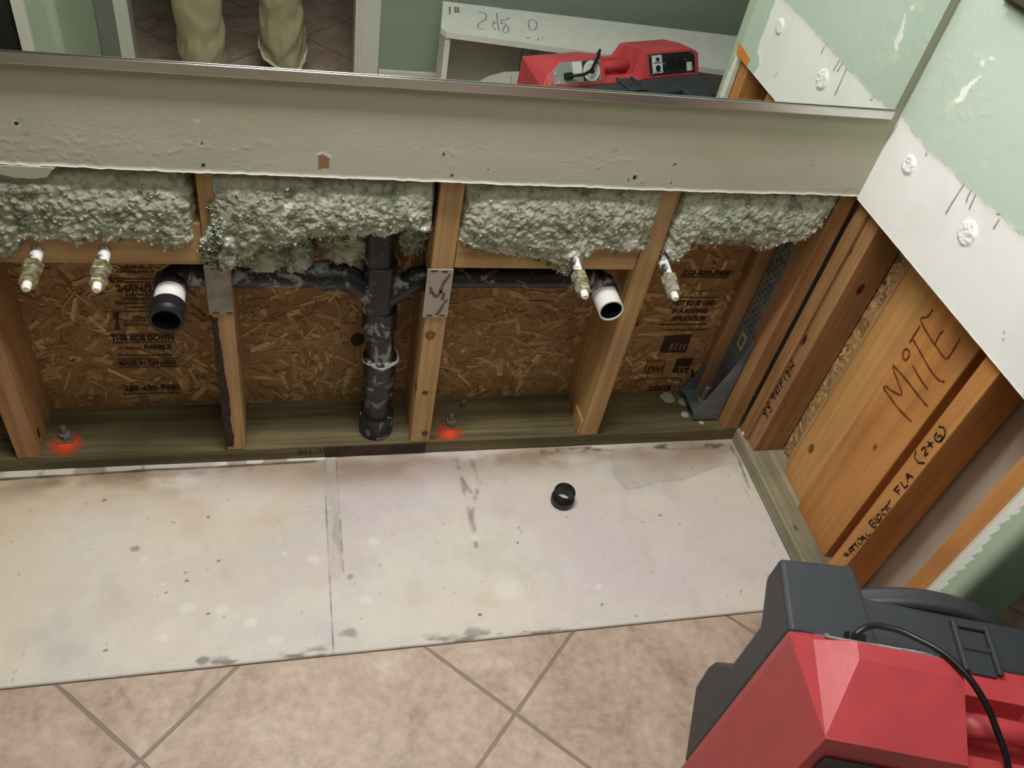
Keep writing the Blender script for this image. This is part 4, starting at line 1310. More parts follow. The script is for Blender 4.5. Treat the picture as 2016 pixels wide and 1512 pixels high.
# dark inside
e = px(1203, 613, 'z', 0.466); yr = e[1]
lathe('stub_out', [(.0258, 0), (.0258, 0.036 - yr), (.0225, 0.036 - yr), (.0225, 0)], np.array([-0.463, 0.036, 0.467]) - DO, (0.0, -1, 0), M_PWHITE, drain, smooth=False)
lathe('elbow_hub', [(.02, 0), (.0292, 0), (.0292, .026), (.027, .028), (.02, .028)], np.array([-0.463, 0.044, 0.469]) - DO, (0, -1, 0), M_ABS, drain)
lathe('pipe_bore', [(.0, 0), (.0223, 0), (.0223, -0.05), (.0221, -0.05), (.0221, 0.0005), (.0, .0005)], np.array([-0.463, yr + 0.052, 0.467]) - DO, (0, 1, 0), M_BLKP, drain)
lathe('pipe_bore', [(.0, 0), (.0222, 0), (.0222, .001), (.0, .001)], np.array([-1.298, yl + 0.030, 0.470]) - DO, (0, -1, 0), M_BLKP, drain)


# ------------------------------------------------------------------ water stubs
def hexprism(name, r, h0, h1, org, mat, parent):
    return lathe(name, [(0.0, h0), (r * .9, h0), (r, h0 + .002), (r, h1 - .002), (r * .9, h1), (0.0, h1)], org, (0, -1, 0), mat, parent, seg=6, closed=False)


def water_stub(x, z_, tip, label, tilt=0.0, mat=M_BRASS):
    L_ = -tip
    t = empty('water_stub', (x, 0.0, z_)); tag(t, label, 'water stub', 'capped water stubs on the back wall')
    lathe('copper_pipe', [(0, -0.04), (.0098, -0.04), (.0098, L_ - .055), (0, L_ - .055)], (0, 0, 0), (0, -1, 0), M_CUSTUB, t, seg=20, closed=False, smooth=False)
    hexprism('hex_nut', .0165, L_ - .066, L_ - .044, (0, 0, 0), mat, t)
    lathe('valve_body', [(0, L_ - .045), (.0125, L_ - .045), (.0125, L_ - .030), (.0105, L_ - .028), (0, L_ - .028)], (0, 0, 0), (0, -1, 0), mat, t, seg=20, closed=False)
    hexprism('hex_nut', .0150, L_ - .030, L_ - .015, (0, 0, 0), mat, t)
    lathe('white_tip', [(0, L_ - .016), (.0068, L_ - .016), (.0072, L_ - .010), (.0070, L_ - .003), (.0050, L_), (0, L_)], (0, 0, 0), (0, -1, 0), M_TIP, t, seg=18, closed=False, smooth=False)
    t.rotation_euler = (0, 0, tilt)
    return t


water_stub(-1.492, 0.566, -0.100, 'capped brass water stub farthest left under the insulation')
water_stub(-1.389, 0.568, -0.104, 'capped brass water stub left of the threaded black drain stub')
M_BR2 = plain('pale_spattered_brass', (190, 184, 160), 0.4, 0.5, c2=(140, 128, 92), vscale=90)
water_stub(-0.560, 0.577, -0.130, 'pale spattered water stub just left of the white drain stub', -0.06, M_BR2)
water_stub(-0.366, 0.563, -0.118, 'capped grey-green water stub right of the knotty stud', -0.12, plain('green_tarnished_brass', (150, 154, 124), 0.42, 0.5, c2=(196, 190, 178), vscale=90))

# ------------------------------------------------------------------ steel plates
def nail_plate(pts, mat, label, dark):
    P = [px(u, v, 'y', 0.0) for u, v in pts]
    x0_, x1_ = min(P[0][0], P[3][0]), max(P[1][0], P[2][0]); z0_, z1_ = (P[2][2] + P[3][2]) / 2, (P[0][2] + P[1][2]) / 2
    o = box('nail_plate', (x0_, -0.0022, z0_), (x1_, -0.0001, z1_), mat, 0.0006)
    tag(o, label, 'nail plate', 'steel nail guards on the studs')
    for (a, b_) in dark:
        p = px(a, b_, 'y', -0.0022)
        bm = bmesh.new(); box_bm(bm, (-0.006, -0.0006, -0.0016), (0.006, 0.0, 0.0016), 0.0005)
        q = bm_obj('punched_slot', bm, M_RUST, loc=(p[0], -0.0022, p[2])); keep(q, o)
    return o


nail_plate([(402, 516), (450, 516), (460, 618), (412, 618)], M_STEEL, 'plain grey steel nail guard on the stud with the bark edge', [(410, 519), (425, 616), (452, 616)])
npc = nail_plate([(842, 528), (892, 530), (880, 625), (835, 622)], plain('spotted_steel', (176, 172, 162), 0.5, 0.5), 'rust-spotted grey steel nail guard on the stud right of the stack', [(855, 534), (876, 535), (845, 621), (870, 621)])
# rust stain patches
pts = [[(886, 540), (872, 560), (866, 575), (858, 585), (852, 575)], [(848, 565), (849, 578)], [(880, 590), (872, 600), (866, 612), (858, 620)], [(866, 572), (874, 580), (870, 590)]]
keep(ribbons('rust_stain', pts, 'y', -0.0022, 0.006, plain('brown_rust', (112, 88, 72), .8), off=0.0004), npc)
rp = box('nail_plate', (-1.022, -0.0022, 0.003), (-0.795, -0.0001, 0.0365), M_RUST, 0.0006)
tag(rp, 'long rusted steel guard on the sole plate in front of the black stack', 'nail plate')

# ------------------------------------------------------------------ orange-marked anchor bolts
def anchor(u, v, label, lean=0.0):
    p = px(u, v, 'z', 0.038)
    t = empty('anchor_bolt', (p[0], min(p[1], 0.10), 0.038)); tag(t, label, 'anchor bolt', 'anchor bolts through the sole plate')
    bm = bmesh.new(); box_bm(bm, (-0.017, -0.017, 0), (0.017, 0.017, 0.003), 0.0015); bm_obj('square_washer', bm, plain('dark_washer', (92, 84, 60), 0.6, c2=(150, 80, 50), vscale=60), t)
    lathe('nut', [(0, .004), (.0105, .004), (.0115, .006), (.0115, .014), (.0105, .016), (0, .016)], (0, 0, 0), (0, 0, 1), M_DSTEEL, t, seg=6, closed=False)
    lathe('threaded_rod', [(0, .014), (.0062, .014), (.0062, .034), (.005, .036), (0, .036)], (0, 0, 0), (0, 0, 1), M_STEEL, t, seg=16, closed=False)
    return t


anchor(130, 862, 'orange-sprayed anchor bolt in the left bay beside the dark brown stud')
anchor(886, 836, 'orange-sprayed anchor bolt right of the stud beside the black stack')


# soft orange paint over-spray on top of the plate: a thin film that thins out to nothing
def spray_mat():
    m, nt, b = newmat('orange_spray_paint'); L = nt.links.new
    b.inputs['Base Color'].default_value = rgba((236, 84, 44)); b.inputs['Roughness'].default_value = 0.6
    tc = node(nt, 'ShaderNodeTexCoord'); ln = node(nt, 'ShaderNodeVectorMath', operation='LENGTH')
    L(tc.outputs['Object'], ln.inputs[0])
    nz = node(nt, 'ShaderNodeTexNoise'); nz.inputs['Scale'].default_value = 60; L(tc.outputs['Object'], nz.inputs['Vector'])
    ma = node(nt, 'ShaderNodeMath', operation='MULTIPLY_ADD'); L(nz.outputs['Fac'], ma.inputs[0]); ma.inputs[1].default_value = 0.012; L(ln.outputs['Value'], ma.inputs[2])
    mr = node(nt, 'ShaderNodeMapRange'); mr.inputs['From Min'].default_value = 0.014; mr.inputs['From Max'].default_value = 0.043
    mr.inputs['To Min'].default_value = 0.95; mr.inputs['To Max'].default_value = 0.0
    L(ma.outputs[0], mr.inputs['Value'])
    tr = node(nt, 'ShaderNodeBsdfTransparent'); mx = node(nt, 'ShaderNodeMixShader')
    L(mr.outputs[0], mx.inputs[0]); L(tr.outputs[0], mx.inputs[1]); L(b.outputs[0], mx.inputs[2])
    L(mx.outputs[0], nt.nodes['Material Output'].inputs['Surface'])
    return m


M_SPRAY = spray_mat()
for (u, v) in ((130, 876), (884, 852)):
    p = px(u, v, 'z', 0.038)
    V = [(0.045 * math.cos(a), max(0.045 * math.sin(a), 0.0015 - p[1]), 0) for a in np.linspace(0, 2 * PI, 33)[:-1]]
    o = mesh_obj('orange_paint', V, [tuple(range(32))], M_SPRAY); o.location = (p[0], p[1], 0.0384); keep(o, plate)

# second bolt end behind
t = empty('machine_screw', (px(912, 803, 'z', .038)[0], 0.105, 0.038)); tag(t, 'small upright bolt end standing behind the orange-sprayed bolt near the stack', 'bolt')
lathe('bolt_shaft', [(0, 0), (.006, 0), (.006, .02), (0, .02)], (0, 0, 0), (0, 0, 1), M_DSTEEL, t, seg=14, closed=False)

# ------------------------------------------------------------------ hold-down strap and bracket in the corner
XS = -0.0405
strap = box('punched_strap', (XS - 0.0035, 0.052, 0.27), (XS - 0.0005, 0.108, 1.0), M_DSTEEL, 0.0006)
tag(strap, 'grey punched steel strap running up the side of the corner stud', 'steel strap')
V = []; F = []
for k in range(34):
    for j in range(3):
        zc = 0.285 + k * 0.0145; yc = 0.064 + j * 0.016 + (0.008 if k % 2 else 0) * (1 if j < 2 else -1)
        b0 = len(V); rr = 0.0026
        for a in np.linspace(0, 2 * PI, 9)[:-1]: V.append((XS - 0.0042, yc + rr * math.cos(a), zc + rr * math.sin(a)))
        F.append(tuple(range(b0, b0 + 8)))
keep(mesh_obj('punched_holes', V, F, plain('hole_dark', (34, 40, 40), 0.9)), strap)
hd = empty('hold_down_bracket', (XS, 0.075, 0.038)); tag(hd, 'blue-grey steel hold-down bracket with pale label at the foot of the corner stud', 'bracket')
mHD = plain('bluish_steel', (128, 138, 144), 0.5, 0.3, var=0.2, vscale=12)
bm = bmesh.new(); box_bm(bm, (-0.007, -0.042, 0.0), (-0.003, 0.045, 0.27), 0.0006); bm_obj('back_plate', bm, mHD, hd)
for s, nm in ((-1, 'flange'), (1, 'flange')):
    y_ = s * 0.043
    prof = [(-0.006, 0.005), (-0.072, 0.005), (-0.080, 0.030), (-0.060, 0.075), (-0.020, 0.200), (-0.006, 0.262)]
    V = [(x_, y_, z_) for x_, z_ in prof] + [(x_, y_ - s * 0.003, z_) for x_, z_ in prof]
    n = len(prof)
    F = [tuple(range(n)), tuple(range(2 * n - 1, n - 1, -1))] + [(i, (i + 1) % n, n + (i + 1) % n, n + i) for i in range(n)]
    mesh_obj(nm, V, F, mHD, hd)
bm = bmesh.new(); box_bm(bm, (-0.076, -0.042, 0.022), (-0.005, 0.042, 0.028), 0.001); bm_obj('seat_plate', bm, mHD, hd)
lathe('bolt', [(0, 0), (.009, 0), (.009, .085), (.007, .087), (0, .087)], (-0.042, -0.004, 0.0), (0, 0, 1), M_STEEL, hd, seg=16, closed=False)
lathe('nut', [(0, .028), (.016, .028), (.016, .042), (0, .042)], (-0.042, -0.004, 0.0), (0, 0, 1), M_DSTEEL, hd, seg=6, closed=False)
bm = bmesh.new(); box_bm(bm, (-0.0082, -0.014, 0.215), (-0.0072, 0.012, 0.258)); q = bm_obj('paper_label', bm, plain('tan_label', (178, 176, 140), .7), hd); q['label'] = 'pale paper label'
bm = bmesh.new(); box_bm(bm, (-0.0088, -0.007, 0.224), (-0.0083, 0.005, 0.249)); bm_obj('label_print', bm, plain('grey_label_print', (90, 90, 74), .7), hd)
# white drywall crumbs lodged around the bracket
r = np.random.default_rng(17)
crumbs = [(-0.150, 0.115, .018), (-0.112, 0.098, .014), (-0.126, 0.055, .010), (-0.090, 0.026, .006)]
for k, (cx_, cy_, s) in enumerate(crumbs):
    bm = bmesh.new(); bmesh.ops.create_icosphere(bm, subdivisions=2, radius=s)
    for v in bm.verts:
        v.co = Vector((v.co.x * 1.2, v.co.y, abs(v.co.z) * 0.35 if v.co.z > 0 else 0)) * (1 + 0.35 * mnoise.noise(v.co * 70 + Vector((k, 0, 0))))
        v.co.z = max(v.co.z, 0)
    o = bm_obj('plaster_crumb', bm, plain('grey_plaster', (170, 170, 158), .95), loc=(cx_, cy_, 0.0382))
    tag(o, ('large grey plaster crumb farthest back, left of the corner hold-down bracket', 'broad grey plaster crumb filling the open side of the corner bracket', 'middle grey plaster crumb at the front foot of the corner bracket', 'smallest grey plaster crumb nearest the corner, before the bracket')[k], 'plaster crumb', 'plaster crumbs around the corner bracket')

# scattered drywall crumbs along plates
lab2 = 'tiny white plaster crumb lying along the right wall sole plate'
for k, (u, v) in enumerate(((1556, 893), (1561, 905), (1572, 920), (1579, 940), (1584, 955), (1550, 887), (1576, 930), (1463, 856), (1466, 848))):
    p = px(u, v, 'z', 0.038); s = rnd.uniform(.003, .006)
    bm = bmesh.new(); bmesh.ops.create_icosphere(bm, subdivisions=2, radius=s)
    for v_ in bm.verts: v_.co *= (1 + 0.5 * mnoise.noise(v_.co * 300 + Vector((k * 3, 0, 0))))
    o = bm_obj('plaster_crumb', bm, M_WHITE, loc=(p[0], p[1], 0.038 + s * .7)); tag(o, lab2, 'plaster crumb', 'tiny crumbs on the right sole plate')

# ------------------------------------------------------------------ threaded adapter ring on the bare floor
cpt = px(1106, 987, 'z', 0)
cp_ = empty('pipe_adapter', (cpt[0], cpt[1], 0)); tag(cp_, 'short black threaded plastic pipe adapter standing on the bare floor patch', 'pipe adapter')
lathe('collar', [(.0205, 0), (.0262, 0), (.0268, .002), (.0268, .016), (.0258, .018), (.0205, .018)], (0, 0, 0), (0, 0, 1), M_BLKP, cp_, seg=40)
pr = [(.0205, .018)]
for k in range(6):
    pr += [(.0238, .0185 + k * .0032), (.0248, .0198 + k * .0032), (.0238, .0212 + k * .0032)]
pr += [(.0236, .039), (.0205, .039)]
lathe('threaded_neck', pr, (0, 0, 0), (0, 0, 1), M_BLKP, cp_, seg=40)

# ------------------------------------------------------------------ air scrubber
ANG = math.radians(-18.0)
OX, OY = -0.443, -0.790
mach = empty('air_scrubber', (OX, OY, 0), (0, 0, ANG))
tag(mach, 'large red and black portable air scrubber standing at the lower right', 'air scrubber')
MX = 0.532
def blk(x, foot, seam, a, b_, e, m0, m1, t=(.97, .985)):
    """nine profile points (y,z); two of them are spare points on the sloping top"""
    c = tuple(b_[k] + (e[k] - b_[k]) * t[0] for k in (0, 1)); d = tuple(b_[k] + (e[k] - b_[k]) * t[1] for k in (0, 1))
    return (x, [(0, foot), seam, a, b_, c, d, e, m0, m1])


def recess(x):
    return (x, [(0, .03), (0, .543), (-.044, .541), (-.056, .503), (-.119, .503), (-.130, .545), (-.154, .541), (-.156, .42), (-.156, .03)])


stn = [
    blk(0.000, .05, (0, .541), (-.003, .543), (-.006, .543), (-.010, .541), (-.012, .40), (-.012, .05)),
    blk(0.0195, .03, (0, .545), (-.023, .5685), (-.058, .567), (-.152, .561), (-.156, .42), (-.156, .03)),
    blk(0.062, .03, (0, .545), (-.035, .6005), (-.058, .5985), (-.152, .561), (-.156, .42), (-.156, .03)),
    blk(0.198, .03, (0, .545), (-.035, .6005), (-.058, .5985), (-.152, .561), (-.156, .42), (-.156, .03)),
    blk(0.1985, .03, (0, .545), (-.035, .6005), (-.058, .5985), (-.152, .561), (-.156, .42), (-.156, .03), (.35, .75)),
    recess(0.206), recess(0.322),
    blk(0.3415, .03, (0, .545), (-.035, .6010), (-.058, .601), (-.152, .575), (-.156, .42), (-.156, .03), (.35, .75)),
    blk(0.342, .03, (0, .545), (-.035, .6010), (-.058, .601), (-.152, .575), (-.156, .42), (-.156, .03)),
    blk(0.350, .03, (0, .545), (-.035, .6020), (-.058, .602), (-.152, .578), (-.156, .42), (-.156, .03)),
    blk(0.500, .03, (0, .545), (-.035, .6020), (-.058, .602), (-.152, .578), (-.156, .42), (-.156, .03)),
    blk(0.530, .03, (0, .541), (-.030, .5930), (-.050, .592), (-.115, .582), (-.125, .42), (-.125, .03)),
    blk(0.533, .05, (0, .531), (-.020, .5400), (-.040, .545), (-.090, .540), (-.100, .42), (-.100, .05)),
]
V = []; F = []
for x, p in stn:
    for (y, z_) in p: V.append((x, y, z_))
n = 9
for i in range(len(stn) - 1):
    for j in range(n):
        a = i * n + j; b_ = i * n + (j + 1) % n
        if i == 1 and j == 3: F += [(a, a + n, b_), (a + n, b_ + n, b_)]
        else: F.append((a, a + n, b_ + n, b_))
F.append(tuple(range(n))); F.append(tuple(reversed(range((len(stn) - 1) * n, len(stn) * n))))
red = mesh_obj('red_shell', V, F, M_RED, mach)
bm = bmesh.new(); bm.from_mesh(red.data)
bmesh.ops.recalc_face_normals(bm, faces=bm.faces)
ed = [e_ for e_ in bm.edges if len(e_.link_faces) == 2 and e_.calc_face_angle(0) > 0.2]
bmesh.ops.bevel(bm, geom=ed, offset=0.004, segments=3, profile=0.5, affect='EDGES', clamp_overlap=True)
bm.to_mesh(red.data); bm.free()
# handle bar in the recess
tube('carry_handle', [(0.198, -0.088, 0.541), (0.26, -0.088, 0.543), (0.345, -0.088, 0.542)], 0.0165, M_RED, mach, 20)
# recessed rear grille in the back face
bm = bmesh.new(); box_bm(bm, (0.035, -0.1585, 0.20), (0.50, -0.154, 0.520), 0.002); bm_obj('rear_grille', bm, M_BLK, mach)
bm = bmesh.new()
for k in range(14):
    box_bm(bm, (0.05, -0.163, 0.215 + k * 0.021), (0.485, -0.158, 0.223 + k * 0.021), 0.001)
bm_obj('grille_slats', bm, M_BLK, mach)

# black half: body, corner blocks, inlet collar
bm = bmesh.new()
side = [(0.0, 0.073), (0.0, .5445), (0.118, .5445), (0.119, .490), (0.070, .457), (0.061, .449), (0.061, .321), (0.073, .304), (0.105, .249), (0.111, .221), (0.108, .151), (0.072, .125)]


def prism_x(bm, prof, x0_, x1_):
    a = [bm.verts.new((x0_, y_, z_)) for y_, z_ in prof]; b_ = [bm.verts.new((x1_, y_, z_)) for y_, z_ in prof]
    n = len(prof)
    bm.faces.new(a); bm.faces.new(list(reversed(b_)))
    for i in range(n): bm.faces.new((a[i], b_[i], b_[(i + 1) % n], a[(i + 1) % n]))


def taper_prism(name, xa, xb):
    """corner column of the black half: full block at one end, chamfered in towards the middle"""
    bm = bmesh.new()
    prism_x(bm, side, xa, xb)
    bmesh.ops.recalc_face_normals(bm, faces=bm.faces)
    for v in bm.verts:
        inner = (abs(v.co.x - xb) < 1e-6) if xa < 0.2 else (abs(v.co.x - xa) < 1e-6)
        if inner and v.co.y > 0.074:
            v.co.x += -0.014 if xa < 0.2 else 0.014
            v.co.y += 0.012
    bmesh.ops.bevel(bm, geom=[e_ for e_ in bm.edges if e_.calc_face_angle(0) > 0.5], offset=0.007, segments=3, profile=0.5, affect='EDGES', clamp_overlap=True)
    return bm_obj(name, bm, M_BLK, mach)


taper_prism('corner_block', 0.0, 0.128)
taper_prism('corner_block', 0.405, MX)
bm = bmesh.new(); box_bm(bm, (0.05, 0.0005, 0.075), (0.48, 0.078, 0.5435), 0.006, 3); bm_obj('black_housing', bm, M_BLK, mach)
lathe('inlet_collar', [(.172, 0), (.200, 0), (.201, .010), (.197, .016), (.199, .024), (.196, .031), (.190, .034), (.176, .034), (.172, .030)], (0.232, 0.0785, 0.352), (0, 1, 0), M_BLK, mach, seg=72, smooth=True)
lathe('inlet_screen', [(0, 0), (.172, 0), (.172, .006), (0, .006)], (0.232, 0.0790, 0.352), (0, 1, 0), M_DPANEL, mach, seg=48)
# latch straps hooking over onto the red half
for lx in (0.268,):
    bm = bmesh.new()
    box_bm(bm, (lx - 0.028, -0.012, 0.543), (lx - 0.020, 0.066, 0.5515), 0.002)
    box_bm(bm, (lx + 0.020, -0.010, 0.543), (lx + 0.028, 0.066, 0.5515), 0.002)
    box_bm(bm, (lx - 0.024, 0.055, 0.543), (lx + 0.024, 0.064, 0.551), 0.002)
    box_bm(bm, (lx - 0.022, 0.022, 0.543), (lx + 0.022, 0.030, 0.549), 0.002)
    box_bm(bm, (lx - 0.020, -0.013, 0.5425), (lx + 0.020, 0.055, 0.5462), 0.002)
    bm_obj('latch', bm, M_BLK, mach)
# wheels / feet so that it stands on the tile
for fx in (0.06, 0.47):
    lathe('foot', [(0, 0), (.018, 0), (.02, .003), (.02, .078), (0, .078)], (fx, 0.04, 0.0), (0, 0, 1), M_BLK, mach, seg=20, closed=False)
    lathe('wheel', [(0, 0), (.035, 0), (.038, .004), (.038, .026), (.035, .03), (0, .03)], (fx - 0.015, -0.12, 0.038), (1, 0, 0), M_BLK, mach, seg=28, closed=False)


# control plates lie on the sloping face between (0,.545) and (-.035,.6005)
def face_pt(x, t, off=0.0015):
    y0_, z0_, y1_, z1_ = 0.0, .545, -.035, .6005
    L_ = math.hypot(y1_ - y0_, z1_ - z0_); ny, nz = (z1_ - z0_) / L_, -(y1_ - y0_) / L_
    return (x, y0_ + (y1_ - y0_) * t + ny * off, z0_ + (z1_ - z0_) * t + nz * off)


def plate_on_face(name, pts, mat, off=0.0012, th=0.0012):
    V = [face_pt(x, t, off) for x, t in pts] + [face_pt(x, t, off - th) for x, t in pts]
    n = len(pts)
    return mesh_obj(name, V, [tuple(range(n)), tuple(range(2 * n - 1, n - 1, -1))] + [(i, (i + 1) % n, n + (i + 1) % n, n + i) for i in range(n)], mat, mach)


def disc_on_face(name, x, t, r0, r1, mat, off, seg=28, th=0.001):
    L_ = math.hypot(.035, .0555)
    pts = [(x + r1 * math.cos(a), t + r1 * math.sin(a) / L_) for a in np.linspace(0, 2 * PI, seg + 1)[:-1]]
    return plate_on_face(name, pts, mat, off, th)


plate_on_face('control_plate', [(.032, .10), (.034, .60), (.062, .93), (.184, .93), (.184, .10)], M_PANEL, 0.0016, 0.003)
plate_on_face('dark_label', [(.128, .14), (.128, .91), (.180, .91), (.180, .14)], M_DPANEL, 0.0022)
disc_on_face('dial_plate', .155, .50, 0, .0265, M_STICK, .0028)
disc_on_face('dial_ring', .155, .50, 0, .0175, M_PANEL, .0034)
disc_on_face('dial_face', .155, .50, 0, .0155, M_STICK, .0038)
disc_on_face('dial_knob', .155, .50, 0, .0075, M_DPANEL, .0060, th=.004)
plate_on_face('sticker', [(.096, .46), (.094, .90), (.123, .90), (.126, .42)], M_STICK, 0.0026)
for x, t in ((.037, .52), (.047, .18), (.179, .86), (.179, .18)):
    disc_on_face('panel_screw', x, t, 0, .0036, M_SCREW, .0042, 12, .003)
plate_on_face('outlet_plate', [(.352, .08), (.350, .93), (.508, .93), (.515, .75), (.515, .08)], M_DPANEL, 0.0016, 0.003)
plate_on_face('switch_label', [(.362, .16), (.360, .88), (.395, .88), (.397, .16)], M_STICK, 0.0024)
disc_on_face('breaker_button', .379, .36, 0, .0075, M_BLKP, .0060, th=.004)
disc_on_face('switch_lever', .378, .72, 0, .0045, M_DPANEL, .0085, th=.006)
plate_on_face('label_print', [(.366, .56), (.366, .60), (.392, .60), (.392, .56)], M_DPANEL, .0027, .0003)
plate_on_face('label_print', [(.368, .20), (.368, .23), (.392, .23), (.392, .20)], M_DPANEL, .0027, .0003)
for x in (.43, .465):
    disc_on_face('outlet_socket', x, .52, 0, .0155, M_BLKP, .0035, th=.002)
plate_on_face('outlet_cover', [(.484, .14), (.484, .50), (.502, .50), (.502, .14)], M_STICK, 0.0030)
for x, t in ((.357, .86), (.357, .12), (.402, .52), (.478, .62), (.508, .86), (.508, .22)):
    disc_on_face('panel_screw', x, t, 0, .0034, M_SCREW, .0042, 12, .003)
# plug and cord
bm = bmesh.new(); box_bm(bm, (-0.012, -0.009, -0.005), (0.012, 0.009, 0.008), 0.003)
q = bm_obj('cord_plug', bm, M_CORD, mach, loc=face_pt(.078, .38, .004)); q.rotation_euler = (math.radians(-58), 0, 0)
cpath = [(.078, -.006, .569), (.089, .003, .576), (.104, .009, .579), (.117, .009, .581), (.133, .005, .585), (.146, -.003, .590), (.175, -.029, .604), (.199, -.057, .606), (.222, -.084, .594), (.239, -.108, .577), (.256, -.135, .556), (.268, -.160, .520), (.275, -.176, .45), (.27, -.185, .30), (.25, -.20, .12), (.20, -.24, .012), (.08, -.30, .0075), (-.02, -.36, .0075), (.02, -.44, .0075), (.20, -.44, .0075)]
tube('power_cord', catmull(cpath, 6), 0.0042, M_CORD, mach, 12)

# ------------------------------------------------------------------ white leaning carcass behind, seen in the mirror
wl_ = px(872, 62, 'z', 0.37, True); wr_ = px(1420, 137, 'z', 0.37, True); bl_ = px(872, 2, 'z', 0.37, True); br_ = px(1440, 70, 'z', 0.37, True)
cab = empty('white_cabinet', (0, 0, 0)); tag(cab, 'white open-fronted low cabinet with pencil marks, reflected in the mirror', 'cabinet')
dirx = (wr_ - wl_); dirx /= np.linalg.norm(dirx)
FR = wl_ + dirx * 1.30; BR = bl_ + (br_ - bl_) * 1.35
wl2 = wl_ + dirx * 0.012
wl3 = wl_ + np.array([-0.002, -0.03, 0])
top = [wl2, FR, BR, bl_, wl3]
mWC = plain('white_cabinet_board', (244, 244, 236), 0.5, var=0.03)
V = [tuple(p) for p in top] + [(p[0], p[1], p[2] - 0.019) for p in top]
F = [tuple(range(5)), tuple(range(9, 4, -1))] + [(i, (i + 1) % 5, 5 + (i + 1) % 5, 5 + i) for i in range(5)]
mesh_obj('top_panel', V, F, mWC, cab)
# side, back and floor panels
yb = -1.805


def quadbox(name, a, b_, z0_, z1_, th):
    a = np.array(a[:2]); b_ = np.array(b_[:2]); d = b_ - a; nrm = np.array([-d[1], d[0]]) / np.linalg.norm(d) * th
    P = [a, b_, b_ + nrm, a + nrm]
    V = [(p[0], p[1], z0_) for p in P] + [(p[0], p[1], z1_) for p in P]
    return mesh_obj(name, V, [(0, 1, 2, 3), (7, 6, 5, 4), (0, 4, 5, 1), (1, 5, 6, 2), (2, 6, 7, 3), (3, 7, 4, 0)], mWC, cab)


quadbox('side_panel', wl2 + np.array([0, -0.012, 0]), bl_, 0.0, 0.351, 0.018)
quadbox('back_panel', bl_ + np.array([0.02, 0.02, 0]), BR + np.array([0, 0.02, 0]), 0.0, 0.351, -0.006)
quadbox('side_panel', FR - dirx * 0.02, BR - dirx * 0.02, 0.0, 0.351, 0.018)
for u in (1000, 1012, 1022):
    p = px(u, 140, 'z', 0.2, True)
# grooves in the back panel
for k, (dx) in enumerate((0.30, 0.335, 0.35)):
    p = bl_ + (BR - bl_) * dx / np.linalg.norm(BR - bl_) + np.array([0, 0.0275, 0])
    bm = bmesh.new(); box_bm(bm, (p[0], p[1] - 0.001, 0.01), (p[0] + 0.003, p[1] + 0.0006, 0.34)); bm_obj('groove', bm, plain('groove_grey', (150, 150, 142), .7), cab)
gp = empty('lit_patch_panel', (-0.30, -1.455, 0.0), (math.radians(9), 0, 0.12)); tag(gp, 'white grooved panel added for the lit patch low in the open cabinet, seen in the mirror', 'panel')  # added board for the lit patch; its curved top follows the light's edge
V = [(-.20, 0, .0), (.34, 0, .0), (.34, 0, .27), (.0, 0, .265), (-.07, 0, .255), (-.12, 0, .235), (-.17, 0, .20), (-.20, 0, .17)]
V = V + [(a, -.012, c) for a, _, c in V]
mesh_obj('board', V, [tuple(range(8)), tuple(range(15, 7, -1))] + [(i, (i + 1) % 8, 8 + (i + 1) % 8, 8 + i) for i in range(8)], M_TRIMW, gp)
for dx in (-.045, -.010, .008):
    bm = bmesh.new(); box_bm(bm, (dx, -.0005, .004), (dx + .003, .0008, .25)); bm_obj('groove', bm, plain('groove_shade', (168, 168, 158), .7), gp)
# pencil writing on the top, placed where the mirror shows it
Zm = lambda L: z(L, 680, 0, 5.04, 5.04)
pen = [Zm(q) for q in ([(1320, 130), (1370, 125), (1400, 165), (1380, 200), (1320, 240), (1325, 285), (1385, 290)],
                       [(1475, 215), (1458, 260), (1490, 300)], [(1500, 130), (1510, 230), (1525, 308)], [(1500, 230), (1470, 225)],
                       [(1630, 175), (1590, 200), (1560, 200), (1545, 235), (1590, 240), (1620, 290), (1600, 325), (1560, 310), (1590, 250)],
                       [(1850, 200), (1820, 215), (1830, 290), (1875, 300), (1900, 250), (1880, 205), (1850, 200)],
                       [(1795, 370), (1800, 385)], [(1815, 370), (1820, 385)], [(1912, 380), (1915, 405)], [(1955, 372), (1960, 385)])]
ribbons('pencil_writing', pen, 'z', 0.37, 0.0045, M_PENC, cab, off=-0.0008, mir=True)
edgeln = [Zm([(1100, 0), (1250, 10), (1400, 50), (1600, 90), (1800, 95), (2016, 110)])]
ribbons('pencil_writing', edgeln, 'z', 0.37, 0.005, M_PENC, cab, off=-0.0008, mir=True)
ribbons('stain_mark', [Zm([(1035, 70), (1035, 145)]), Zm([(1090, 70), (1095, 130)]), Zm([(1118, 70), (1122, 125)])], 'z', 0.37, 0.008, plain('ochre_stain', (150, 140, 96), .8), cab, off=-0.0008, mir=True)
# thin dark slab on the floor, before and right of the cabinet
mt_ = box('dark_floor_slab', (0.16, -1.44, 0.0005), (1.4, -0.75, 0.012), plain('dark_speckled_slab', (46, 48, 48), 0.95, var=0.4, vscale=160), 0.003)
tag(mt_, 'dark speckled slab on the floor beyond the wall end, seen only in the mirror', 'mat')

# ------------------------------------------------------------------ person taking the picture (seen in the mirror)
per = empty('person', (-1.24, -1.82, 0)); tag(per, 'person in loose khaki trousers standing in the doorway, seen in the mirror', 'person')
PO = np.array([-1.24, -1.82, 0])


